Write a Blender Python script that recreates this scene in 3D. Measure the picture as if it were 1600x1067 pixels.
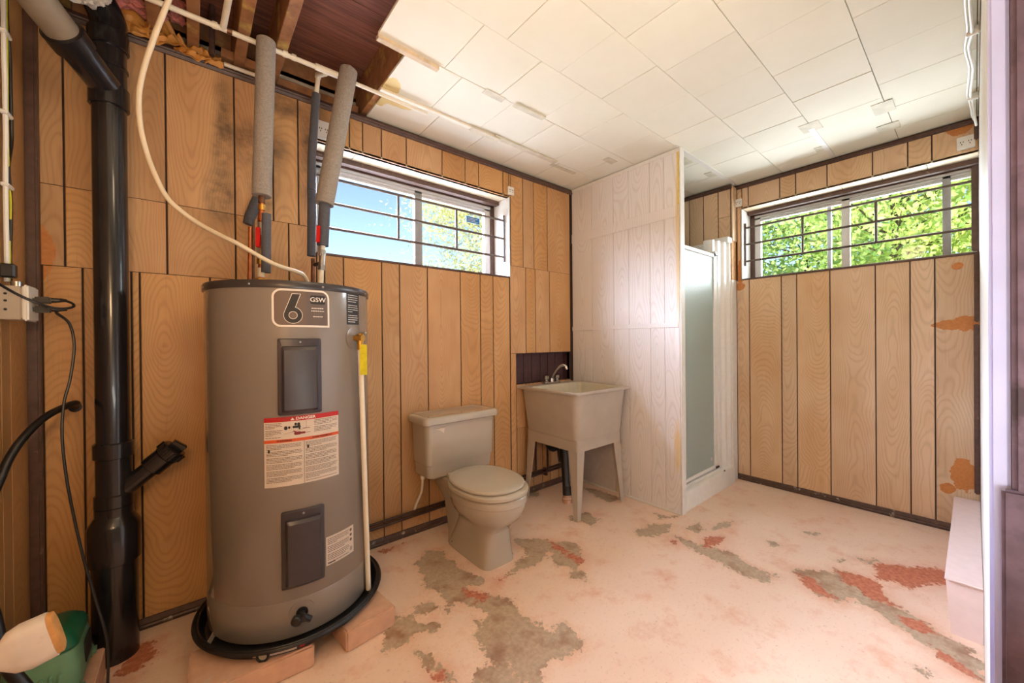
import bpy, bmesh, math, random
import numpy as np
from mathutils import Vector, Matrix, noise as mnoise
random.seed(7)
for o in list(bpy.data.objects): bpy.data.objects.remove(o)
SC = bpy.context.scene
COL = SC.collection
PI = math.pi

# ------------------------------------------------------------------ camera
F0 = 601.2
YAW, PIT, ROL, CAMH = math.radians(50.26), math.radians(-.21), math.radians(-.513), 1.10
_f = Vector((math.cos(YAW), math.sin(YAW), 0)); _r = Vector((math.sin(YAW), -math.cos(YAW), 0)); _u = Vector((0, 0, 1))
_f, _u = _f*math.cos(PIT)+_u*math.sin(PIT), _u*math.cos(PIT)-_f*math.sin(PIT)
_r, _u = _r*math.cos(ROL)+_u*math.sin(ROL), _u*math.cos(ROL)-_r*math.sin(ROL)
CAM = Vector((0, 0, CAMH))
cd = bpy.data.cameras.new('camera'); cam = bpy.data.objects.new('camera', cd); COL.objects.link(cam)
cd.sensor_width = 36; cd.lens = F0/1600*36; cd.clip_start = .02; cd.clip_end = 300
m3 = Matrix((_r, _u, -_f)).transposed()
cam.matrix_world = Matrix.Translation(CAM) @ m3.to_4x4()
SC.camera = cam

def ray(u, v): return _f + _r*((u-800)/F0) + _u*((533.5-v)/F0)
def onx(u, v, x): d = ray(u, v); return CAM + d*(x/d.x)
def ony(u, v, y): d = ray(u, v); return CAM + d*(y/d.y)
def onz(u, v, z): d = ray(u, v); return CAM + d*((z-CAMH)/d.z)

# ------------------------------------------------------------------ world, sun, lamps, exposure
W = bpy.data.worlds.new('sky'); SC.world = W; W.use_nodes = True
wn = W.node_tree; bg = wn.nodes['Background']
sky = wn.nodes.new('ShaderNodeTexSky'); sky.sky_type = 'NISHITA'
sky.sun_disc = False; sky.sun_elevation = math.radians(42); sky.sun_rotation = math.radians(215)
sky.air_density = 1.0; sky.dust_density = .6; sky.ozone_density = 1.5
wn.links.new(sky.outputs[0], bg.inputs[0]); bg.inputs[1].default_value = .27

def lamp(name, kind, loc, energy, color, size=.1, aim=None, size_y=None, angle=None):
    l = bpy.data.lights.new(name, kind); l.energy = energy; l.color = color
    if kind == 'AREA':
        l.size = size
        if size_y: l.shape = 'RECTANGLE'; l.size_y = size_y
    elif kind == 'SUN': l.angle = angle or .01
    else: l.shadow_soft_size = size
    o = bpy.data.objects.new(name, l); COL.objects.link(o); o.location = loc
    if aim is not None: o.rotation_euler = (Vector(aim)-Vector(loc)).to_track_quat('-Z', 'Y').to_euler()
    return o
lamp('sun', 'SUN', (-3, -3, 9), 10.0, (1, .96, .88), aim=(.2, 1.0, 5.2), angle=.01)
lamp('window_daylight', 'AREA', (-.5, 3.6, 3.1), 4400, (.66, .76, 1.0), 4.6, (-.5, 1.9, 1.7), 1.8)
lamp('window_daylight', 'AREA', (3.72, .58, 1.80), 36, (.84, .92, 1.0), 1.05, (2.2, .6, 1.9), .40)
lamp('ceiling_bulb', 'POINT', (.55, .45, 2.08), 8, (1, .76, .50), .10)
lamp('warm_fill', 'POINT', (-.20, .22, 1.35), 17, (1, .64, .34), .08)  # unseen warm lamp added to turn the left wall and floor orange
lamp('ceiling_fill', 'AREA', (.30, -.45, .7), 24, (1, .97, .88), .8, (.45, -.3, 2.6))  # unseen upward area lamp added to brighten the ceiling
lamp('doorway_daylight', 'AREA', (-1.1, -.95, 1.5), 30, (.52, .62, 1.0), .9, (1.2, .05, 1.2), 1.5)

VS = SC.view_settings
VS.view_transform = 'Standard'; VS.look = 'None'; VS.exposure = .05; VS.gamma = 1; VS.use_curve_mapping = False

# ------------------------------------------------------------------ materials
def lin(c): return tuple((x/12.92 if x <= .04045 else ((x+.055)/1.055)**2.4) for x in c)
def rgb(r, g, b): return lin((r/255, g/255, b/255))
class NT:
    def __init__(s, name):
        s.m = bpy.data.materials.new(name); s.m.use_nodes = True
        s.t = s.m.node_tree; s.b = s.t.nodes['Principled BSDF']; s.out = s.t.nodes['Material Output']
    def n(s, typ, **kw):
        x = s.t.nodes.new(typ)
        for k, v in kw.items(): setattr(x, k, v)
        return x
    def l(s, a, b): s.t.links.new(a, b)
    def put(s, sock, v):
        if hasattr(v, 'is_output') or isinstance(v, bpy.types.NodeSocket): s.l(v, sock)
        else: sock.default_value = v
    def math(s, op, a, b=0., c=None, clamp=False):
        x = s.n('ShaderNodeMath', operation=op); x.use_clamp = clamp
        s.put(x.inputs[0], a); s.put(x.inputs[1], b)
        if c is not None: s.put(x.inputs[2], c)
        return x.outputs[0]
    def noise(s, vec, scale, detail=2, rough=.5, dist=0):
        x = s.n('ShaderNodeTexNoise'); x.inputs['Scale'].default_value = scale; x.inputs['Detail'].default_value = detail
        x.inputs['Roughness'].default_value = rough; x.inputs['Distortion'].default_value = dist
        if vec is not None: s.l(vec, x.inputs['Vector'])
        return x.outputs[0]
    def ramp(s, fac, stops, interp='LINEAR'):
        x = s.n('ShaderNodeValToRGB'); x.color_ramp.interpolation = interp; e = x.color_ramp.elements
        while len(e) < len(stops): e.new(.5)
        for i, (p, c) in enumerate(stops):
            e[i].position = p; e[i].color = (c if len(c) == 4 else tuple(c)+(1,)) if not isinstance(c, (int, float)) else (c, c, c, 1)
        s.l(fac, x.inputs[0]); return x.outputs[0]
    def mix(s, fac, a, b, mode='MIX'):
        x = s.n('ShaderNodeMix', data_type='RGBA', blend_type=mode)
        s.put(x.inputs[0], fac)
        for i, v in ((6, a), (7, b)):
            if isinstance(v, tuple): x.inputs[i].default_value = v if len(v) == 4 else v+(1,)
            else: s.l(v, x.inputs[i])
        return x.outputs[2]
    def mapr(s, v, a, b, c=0., d=1.):
        x = s.n('ShaderNodeMapRange'); s.l(v, x.inputs[0])
        for i, k in enumerate((a, b, c, d)): x.inputs[i+1].default_value = k
        return x.outputs[0]
    def bump(s, h, strength=.2, dist=.002):
        x = s.n('ShaderNodeBump'); x.inputs['Strength'].default_value = strength; x.inputs['Distance'].default_value = dist
        s.l(h, x.inputs['Height']); s.l(x.outputs[0], s.b.inputs['Normal'])
    def obj(s): return s.n('ShaderNodeTexCoord').outputs['Object']
    def pos(s): return s.n('ShaderNodeNewGeometry').outputs['Position']
    def rnd(s): return s.n('ShaderNodeObjectInfo').outputs['Random']
    def vm(s, op, a, b):
        x = s.n('ShaderNodeVectorMath', operation=op); s.put(x.inputs[0], a); s.put(x.inputs[1], b)
        return x.outputs['Value'] if op in ('LENGTH', 'DISTANCE') else x.outputs[0]
    def comb(s, x, y, z):
        c = s.n('ShaderNodeCombineXYZ')
        for i, v in enumerate((x, y, z)): s.put(c.inputs[i], v)
        return c.outputs[0]
    def sep(s, v):
        c = s.n('ShaderNodeSeparateXYZ'); s.l(v, c.inputs[0]); return c.outputs

def plain(name, c, rough=.5, metal=0, var=.0, scale=30, bump=0, coat=0, spec=.5, emit=None, stain=None):
    t = NT(name); p = t.obj()
    c = rgb(*c); t.b.inputs['Roughness'].default_value = rough; t.b.inputs['Metallic'].default_value = metal
    t.b.inputs['Coat Weight'].default_value = coat; t.b.inputs['Specular IOR Level'].default_value = spec
    nz = t.noise(p, scale, 4)
    a = tuple(x*(1-var) for x in c); b = tuple(min(1, x*(1+var)) for x in c)
    col = t.mix(t.mapr(nz, .3, .7), a, b)
    if stain:
        n2 = t.noise(t.pos(), stain[1], 5, .6)
        col = t.mix(t.mapr(n2, stain[2], stain[2]+.12, 0, stain[3]), col, rgb(*stain[0]))
    t.l(col, t.b.inputs['Base Color'])
    if bump: t.bump(t.noise(p, scale*3, 3), bump, .002)
    return t.m

def blob_mask(t, blobs, nscale=25, namp=.03, soft=.004):
    """1 inside irregular spots (world positions): blobs = [(center, (rx,ry,rz)), ...]; distances in units of the radius"""
    p = t.pos(); best = None
    for c, r in blobs:
        d = t.vm('LENGTH', t.vm('DIVIDE', t.vm('SUBTRACT', p, tuple(c)), tuple(r)), (0, 0, 0))
        best = d if best is None else t.math('MINIMUM', best, d)
    n = t.noise(p, nscale, 5, .6)
    v = t.math('ADD', best, t.math('MULTIPLY', t.math('SUBTRACT', n, .5), namp))
    return t.mapr(v, 1-soft, 1+soft, 1, 0)

def wood_panel(name, light, mid, dark, bare=None, grime=None, warm=.12):
    t = NT(name); o = t.obj(); s = t.sep(o); rn = t.rnd()
    rn2 = t.math('FRACT', t.math('MULTIPLY', rn, 17.31)); rn3 = t.math('FRACT', t.math('MULTIPLY', rn, 91.7))
    ac = t.math('ADD', s[0], s[1]); z = t.math('ADD', s[2], t.math('MULTIPLY', rn, 37.))
    lowv = t.comb(t.math('MULTIPLY', ac, 3.2), t.math('MULTIPLY', rn, 50.), t.math('MULTIPLY', z, 1.5))
    wob = t.math('MULTIPLY', t.math('SUBTRACT', t.noise(lowv, 1.0, 2, .5), .5), .12)
    wv = t.comb(t.math('MULTIPLY', ac, 14.), t.math('MULTIPLY', rn, 20.), t.math('MULTIPLY', z, 8.))
    wob2 = t.math('MULTIPLY', t.math('SUBTRACT', t.noise(wv, 1.0, 2, .5), .5), .007)
    off = t.math('MULTIPLY', t.math('SUBTRACT', rn2, .5), .09)
    a = t.math('ADD', t.math('ADD', ac, off), t.math('MULTIPLY', wob, .16))
    zz = t.math('ADD', t.math('PINGPONG', t.math('MULTIPLY', z, .6), 1.), .12)
    c = t.math('ADD', t.math('MULTIPLY', zz, t.math('ADD', .09, t.math('MULTIPLY', rn3, .20))), wob)
    r = t.math('SQRT', t.math('ADD', t.math('MULTIPLY', a, a), t.math('MULTIPLY', c, c)))
    r = t.math('ADD', r, wob2)
    ring = t.math('SINE', t.math('MULTIPLY', r, 1050.))
    ring = t.mapr(ring, -1., 1.)
    line = t.math('POWER', ring, 3.)
    gv = t.comb(t.math('MULTIPLY', ac, 260.), t.math('MULTIPLY', rn, 9.), t.math('MULTIPLY', z, 7.))
    grain = t.noise(gv, 1., 4, .65)
    L, M_, D = rgb(*light), rgb(*mid), rgb(*dark)
    base = t.mix(t.mapr(t.noise(lowv, 2.1, 2), .3, .7), L, M_)
    col = t.mix(t.math('MULTIPLY', line, t.math('ADD', .12, t.math('MULTIPLY', t.noise(lowv, 3., 2), .24))), base, D)
    col = t.mix(t.mapr(grain, .56, .78, 0, .38), col, D)
    hv = t.n('ShaderNodeHueSaturation'); t.l(col, hv.inputs['Color'])
    t.l(t.math('ADD', .90, t.math('MULTIPLY', rn2, .2)), hv.inputs['Value'])
    t.l(t.math('ADD', .93, t.math('MULTIPLY', rn3, .14)), hv.inputs['Saturation'])
    col = hv.outputs[0]
    if grime:
        mk = blob_mask(t, grime, 9, .9, .45)
        nn = t.mapr(t.noise(t.pos(), 14, 5, .65), .35, .65, .15, .85)
        col = t.mix(t.math('MULTIPLY', mk, nn), col, rgb(98, 78, 58))
    if bare:
        mk = blob_mask(t, bare, 40, .9, .03)
        bc = t.mix(t.noise(t.pos(), 90, 4), rgb(176, 104, 46), rgb(205, 138, 72))
        col = t.mix(mk, col, bc)
    t.l(col, t.b.inputs['Base Color']); t.b.inputs['Roughness'].default_value = .46
    t.bump(t.math('ADD', t.math('MULTIPLY', line, .5), grain), .12, .001)
    return t.m

M = {}
M['wood_a'] = wood_panel('oak_panel_back', (204, 160, 110), (190, 142, 92), (136, 92, 52),
    bare=[((-.40, 2.05, 1.42), (.035, .1, .09)), ((-.33, 2.05, .5), (.0, .0, .0)) if 0 else ((-.41, 2.05, 1.36), (.03, .1, .05))],
    grime=[((.11, 2.05, 1.95), (.035, .2, .26)), ((.10, 2.05, 1.72), (.05, .2, .12)), ((.24, 2.05, 1.98), (.10, .2, .10)), ((.25, 2.05, 1.80), (.05, .2, .10)), ((.47, 2.05, 2.02), (.07, .2, .25)), ((.33, 2.05, 2.2), (.09, .2, .05))])
M['wood_b'] = wood_panel('oak_panel_right', (220, 190, 154), (208, 172, 132), (158, 118, 82),
    bare=[((3.27, .07, 1.165), (.1, .085, .028)), ((3.27, .03, 1.17), (.1, .055, .042)), ((3.27, .04, .33), (.1, .05, .09)), ((3.27, .1, .24), (.1, .03, .03)), ((3.27, .05, 2.25), (.1, .05, .035)), ((3.27, 1.165, 1.60), (.1, .02, .10)), ((3.27, 1.17, 1.5), (.1, .04, .03)), ((3.27, .06, 1.49), (.1, .022, .02))])
M['wood_c'] = wood_panel('pine_panel_left', (196, 150, 100), (184, 138, 88), (150, 104, 62))
M['white_panel'] = NT('white_washed_panel').m
def _wp():
    t = NT('white_washed_panel'); o = t.obj(); s = t.sep(o); rn = t.rnd()
    ac = t.math('ADD', s[0], s[1]); z = t.math('ADD', s[2], t.math('MULTIPLY', rn, 37.))
    lowv = t.comb(t.math('MULTIPLY', ac, 3.), t.math('MULTIPLY', rn, 50.), t.math('MULTIPLY', z, 1.4))
    wob = t.math('MULTIPLY', t.math('SUBTRACT', t.noise(lowv, 1., 2), .5), .25)
    c = t.math('ADD', t.math('MULTIPLY', t.math('SUBTRACT', t.math('FRACT', z), .5), .12), wob)
    r = t.math('SQRT', t.math('ADD', t.math('MULTIPLY', ac, ac), t.math('MULTIPLY', c, c)))
    ln = t.math('POWER', t.mapr(t.math('SINE', t.math('MULTIPLY', r, 480.)), -1., 1.), 4.)
    col = t.mix(t.math('MULTIPLY', ln, .5), rgb(226, 220, 214), rgb(206, 194, 182))
    mk = blob_mask(t, [((2.33, 1.19, .42), (.1, .02, .14)), ((2.33, 1.18, 1.75), (.1, .012, .5))], 20, .8, .3)
    col = t.mix(t.math('MULTIPLY', mk, .7), col, rgb(222, 190, 120))
    t.l(col, t.b.inputs['Base Color']); t.b.inputs['Roughness'].default_value = .75
    t.bump(ln, .1, .001); return t.m
bpy.data.materials.remove(M['white_panel']); M['white_panel'] = _wp()
M['groove'] = plain('panel_groove_brown', (52, 34, 24), .8, var=.2)  # dark brown backing that shows between the boards
M['trim'] = plain('dark_brown_moulding', (86, 62, 52), .45, var=.25, scale=40, stain=((170, 150, 130), 22, .66, .5))
M['white'] = plain('white_paint', (226, 222, 212), .5, var=.04, stain=((206, 178, 128), 7, .66, .35))
M['clean_white'] = plain('white_plastic', (232, 230, 222), .35, var=.03)
M['cream'] = plain('cream_plastic', (224, 208, 178), .4, var=.03)
def _ceil():
    t = NT('ceiling_tile_paint'); p = t.pos(); rn = t.rnd()
    n = t.noise(p, 120, 3, .7); n2 = t.noise(p, 2.5, 4, .6)
    a = t.mix(t.mapr(n2, .3, .7), rgb(236, 233, 217), rgb(229, 225, 206))
    a = t.mix(t.mapr(n, .66, .74, 0, .35), a, rgb(198, 188, 160))
    mk = blob_mask(t, [((.72, 1.74, 2.29), (.05, .06, .1)), ((.80, 1.84, 2.29), (.10, .035, .1)), ((.73, 1.86, 2.29), (.03, .06, .1))], 22, .9, .04)
    a = t.mix(mk, a, rgb(214, 188, 124))
    hv = t.n('ShaderNodeHueSaturation'); t.l(a, hv.inputs['Color']); t.l(t.math('ADD', .965, t.math('MULTIPLY', rn, .06)), hv.inputs['Value'])
    t.l(hv.outputs[0], t.b.inputs['Base Color']); t.b.inputs['Roughness'].default_value = .75
    t.bump(n, .12, .002); return t.m
M['tile'] = _ceil()
M['tile_edge'] = plain('ceiling_backer', (150, 132, 104), .9, var=.2)
M['tape'] = plain('joint_tape', (206, 200, 178), .7, var=.12, scale=18)
M['heater'] = plain('grey_enamel', (128, 120, 112), .22, var=.03, scale=3, coat=.4)
M['heater_lid'] = plain('charcoal_lid', (58, 54, 56), .3, var=.05)
M['cover'] = plain('charcoal_cover', (58, 52, 57), .34, var=.05)
M['blackp'] = plain('black_rubber', (26, 25, 26), .38, var=.2)
M['abs'] = plain('black_abs', (30, 29, 32), .22, var=.25, scale=14, coat=.3)
M['greypipe'] = plain('grey_brown_pipe', (134, 122, 106), .4, var=.08)
M['foam'] = plain('grey_foam', (146, 138, 130), .95, var=.16, scale=160, bump=.5)
M['darkfoam'] = plain('dark_foam', (82, 84, 92), .85, var=.1, scale=120, bump=.3)
M['copper'] = plain('copper', (176, 106, 70), .35, 1, var=.25)
M['oldcopper'] = plain('tarnished_copper', (110, 76, 56), .5, .8, var=.3)
M['brass'] = plain('brass', (190, 146, 70), .3, 1, var=.15)
M['steel'] = plain('steel', (170, 168, 165), .3, 1, var=.1)
M['chrome'] = plain('chrome', (205, 205, 205), .12, 1, var=.03)
M['iron'] = plain('rusty_iron', (92, 66, 58), .7, .3, var=.3)
M['pvc'] = plain('white_pvc', (228, 220, 200), .4, var=.05, stain=((170, 140, 100), 10, .7, .5))
M['red'] = plain('red_vinyl', (205, 28, 30), .4, var=.08)
M['yellow'] = plain('yellow_tag', (214, 204, 40), .5, var=.12, scale=60)
M['bone'] = plain('bone_porcelain', (178, 168, 152), .16, var=.03, scale=4, coat=.5)
M['seat'] = plain('bone_seat_plastic', (184, 174, 156), .3, var=.03, scale=4)
M['tub'] = plain('bone_tub_plastic', (180, 168, 152), .42, var=.05, scale=8, stain=((150, 134, 112), 5, .62, .3))
M['tub_in'] = plain('tub_inside', (206, 200, 180), .4, var=.05)
M['purple'] = plain('dark_purple_board', (78, 52, 56), .6, var=.2)
M['pipe_dark'] = plain('dark_water_pipe', (70, 50, 44), .5, .3, var=.35, scale=20)
M['green'] = plain('green_pump_plastic', (104, 150, 118), .45, var=.05)
M['dgreen'] = plain('dark_green_cover', (22, 92, 66), .4, var=.1)
M['block'] = plain('painted_block', (206, 164, 136), .85, var=.08, scale=25, bump=.4, stain=((190, 190, 180), 8, .62, .6))
M['boxpaint'] = plain('pink_white_box_paint', (228, 206, 200), .6, var=.04)
M['joist'] = plain('rough_joist_wood', (150, 104, 66), .8, var=.25, scale=25, bump=.3, stain=((206, 180, 90), 7, .56, .7))
M['subfloor'] = None
def _sub():
    t = NT('subfloor_board_wood'); o = t.obj(); s = t.sep(o)
    g = t.noise(t.comb(t.math('MULTIPLY', s[0], 4.), t.math('MULTIPLY', s[1], 90.), t.rnd()), 1., 4, .6)
    t.l(t.mix(t.mapr(g, .3, .7), rgb(98, 58, 46), rgb(146, 92, 70)), t.b.inputs['Base Color']); t.b.inputs['Roughness'].default_value = .8
    return t.m
M['subfloor'] = _sub()
M['concrete'] = plain('grey_concrete', (182, 172, 156), .9, var=.12, bump=.3)
M['kraft'] = plain('kraft_paper', (196, 136, 62), .55, var=.2, scale=20)
M['pink'] = plain('pink_insulation', (206, 128, 120), 1, var=.3, scale=60, bump=.6)
M['fluff'] = plain('grey_fluff', (190, 184, 176), 1, var=.2, scale=60, bump=.6)
M['bar'] = plain('brown_painted_bar', (88, 74, 64), .45, var=.15)
M['frame'] = plain('grey_window_frame', (150, 152, 150), .4, var=.06)
M['wframe'] = plain('white_window_frame', (214, 216, 214), .4, var=.04)
M['bluetag'] = plain('blue_sticker', (36, 110, 170), .5)
M['paper'] = plain('label_paper', (205, 192, 178), .6, var=.03)
M['white_ink'] = plain('white_print', (222, 216, 208), .6)
M['black_ink'] = plain('black_print', (30, 26, 26), .55)
M['brown_ink'] = plain('brown_print', (102, 84, 74), .5)
M['grey_ink'] = plain('grey_print', (96, 84, 80), .6)
M['red_ink'] = plain('red_print', (176, 24, 26), .5)
M['orange_ink'] = plain('orange_print', (206, 84, 36), .5)
M['dred_ink'] = plain('dark_red_print', (120, 20, 22), .5)
M['soffit'] = plain('white_soffit', (206, 204, 196), .6, var=.04)
M['yellow_glue'] = plain('yellowed_glue', (222, 190, 96), .5, var=.1)
M['hatch'] = plain('grey_white_hatch', (200, 192, 184), .6, var=.05)
M['bounce_slab'] = plain('pale_bounce_slab', (214, 210, 200), .8, var=.06)
M['bark'] = plain('grey_bark', (96, 80, 66), .9, var=.3, bump=.6)
M['grass'] = plain('lawn', (96, 124, 54), .95, var=.3, scale=8)
M['jamb_daylight_tint'] = plain('jamb_paint_daylight_tint', (166, 172, 214), .6, var=.06, scale=10)  # whitish jamb with the cool daylight on it put into its colour
M['trim_worn'] = plain('chipped_brown_baseboard', (80, 58, 48), .5, var=.25, scale=40, stain=((206, 190, 168), 24, .60, .8))
M['jamb_brown'] = plain('weathered_brown_jamb', (92, 76, 92), .8, var=.35, scale=18, bump=.5, stain=((44, 34, 40), 9, .55, .8))
M['woodend'] = plain('cut_wood_end', (190, 138, 78), .7, var=.2, scale=50)
M['dirty_white'] = plain('dirty_white_paint', (206, 198, 192), .6, var=.12, scale=12, stain=((126, 108, 100), 9, .58, .6))
M['lath'] = plain('lath_wood', (206, 184, 152), .8, var=.12, stain=((170, 160, 144), 12, .55, .7))
M['greyplast'] = plain('grey_plastic_box', (176, 164, 146), .5, var=.05)

def glass(name, rough=0., tint=(1, 1, 1), trans=.92):
    t = NT(name); nt = t.t
    tr = t.n('ShaderNodeBsdfTransparent'); tr.inputs[0].default_value = tint+(1,)
    gl = t.n('ShaderNodeBsdfGlossy'); gl.inputs['Roughness'].default_value = rough
    lw = t.n('ShaderNodeLayerWeight'); lw.inputs[0].default_value = .25
    mx = t.n('ShaderNodeMixShader'); t.l(t.math('MULTIPLY', lw.outputs['Fresnel'], .6), mx.inputs[0])
    t.l(tr.outputs[0], mx.inputs[1]); t.l(gl.outputs[0], mx.inputs[2]); t.l(mx.outputs[0], t.out.inputs[0])
    return t.m
M['glass'] = glass('window_glass')
def frosted():
    t = NT('frosted_shower_glass'); p = t.pos()
    t.b.inputs['Base Color'].default_value = rgb(176, 190, 180)+(1,); t.b.inputs['Roughness'].default_value = .28
    t.b.inputs['Transmission Weight'].default_value = .2; t.b.inputs['IOR'].default_value = 1.3
    t.bump(t.noise(p, 160, 2, .6), .5, .004); return t.m
M['frost'] = frosted()
def leaf(name, a, b):
    t = NT(name); n = t.noise(t.pos(), 4.5, 4, .65)
    col = t.mix(t.mapr(n, .3, .7), rgb(*a), rgb(*b)); t.l(col, t.b.inputs['Base Color']); t.b.inputs['Roughness'].default_value = .6
    tl = t.n('ShaderNodeBsdfTranslucent'); t.l(col, tl.inputs[0])
    mx = t.n('ShaderNodeMixShader'); mx.inputs[0].default_value = .45
    t.l(t.b.outputs[0], mx.inputs[1]); t.l(tl.outputs[0], mx.inputs[2]); t.l(mx.outputs[0], t.out.inputs[0]); return t.m
M['leaf_maple'] = leaf('maple_leaves', (150, 196, 92), (240, 236, 150))
M['leaf_dark'] = leaf('dark_leaves', (160, 204, 120), (214, 228, 140))
M['leaf_cedar'] = leaf('cedar_sprays', (206, 208, 140), (238, 230, 176))

def floor_mat():
    t = NT('peeling_painted_concrete'); p = t.pos()
    ag = t.n('ShaderNodeAttribute', attribute_name='grey').outputs['Fac']; ar = t.n('ShaderNodeAttribute', attribute_name='rust').outputs['Fac']
    n1 = t.noise(p, 14, 5, .65); n2 = t.noise(p, 60, 4, .65); n3 = t.noise(p, 3, 4, .6)
    wob = t.math('ADD', t.math('MULTIPLY', t.math('SUBTRACT', n1, .5), .12), t.math('MULTIPLY', t.math('SUBTRACT', n2, .5), .075))
    paint = t.mix(t.mapr(n3, .3, .7), rgb(238, 211, 188), rgb(233, 202, 178))
    paint = t.mix(t.mapr(t.noise(p, 7, 6, .7), .52, .72, 0, .62), paint, rgb(216, 150, 112))
    paint = t.mix(t.mapr(t.noise(p, 80, 4, .7), .58, .70, 0, .5), paint, rgb(186, 138, 110))
    grey = t.mix(t.mapr(n2, .3, .7), rgb(168, 146, 120), rgb(196, 172, 144))
    grey = t.mix(t.mapr(t.noise(p, 9, 4, .6), .5, .68, 0, .8), grey, rgb(146, 104, 78))
    rust = t.mix(t.mapr(n2, .35, .65), rgb(172, 96, 72), rgb(206, 132, 100))
    vg = t.math('ADD', ag, wob); vr = t.math('ADD', ar, wob)
    mg = t.mapr(vg, -.003, .003, 1, 0); halo = t.mapr(vg, .0, .05, .5, 0); mr = t.mapr(vr, -.004, .006, 1, 0); hr = t.mapr(vr, 0, .09, .55, 0)
    col = t.mix(t.math('MULTIPLY', hr, t.mapr(n1, .35, .65)), paint, rgb(214, 140, 108))
    col = t.mix(t.math('MULTIPLY', halo, t.mapr(n2, .4, .6)), col, rgb(206, 160, 120))
    fl = t.mapr(t.math('ADD', t.noise(p, 11, 6, .72), t.math('MULTIPLY', ag, -.25)), .735, .74)
    col = t.mix(fl, col, rgb(150, 122, 100))
    col = t.mix(mg, col, grey); col = t.mix(mr, col, rust)
    t.l(col, t.b.inputs['Base Color']); t.b.inputs['Roughness'].default_value = .55
    h = t.math('ADD', t.math('MULTIPLY', mg, -1.), t.math('MULTIPLY', n2, .35)); t.bump(h, .35, .003)
    return t.m
M['floor'] = floor_mat()

# ------------------------------------------------------------------ geometry helpers
WORLD = {}
def tag(o, label=None, cat=None, group=None, kind=None):
    if label: o['label'] = label
    if cat: o['category'] = cat
    if group: o['group'] = group
    if kind: o['kind'] = kind
    return o
def thing(name, loc, label, cat, group=None):
    o = bpy.data.objects.new(name, None); COL.objects.link(o); o.location = loc; o.empty_display_size = .05
    WORLD[o] = Vector(loc); return tag(o, label, cat, group)
def struct(name, loc=(0, 0, 0)):
    o = bpy.data.objects.new(name, None); COL.objects.link(o); o.location = loc; WORLD[o] = Vector(loc); o['kind'] = 'structure'; return o

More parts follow.
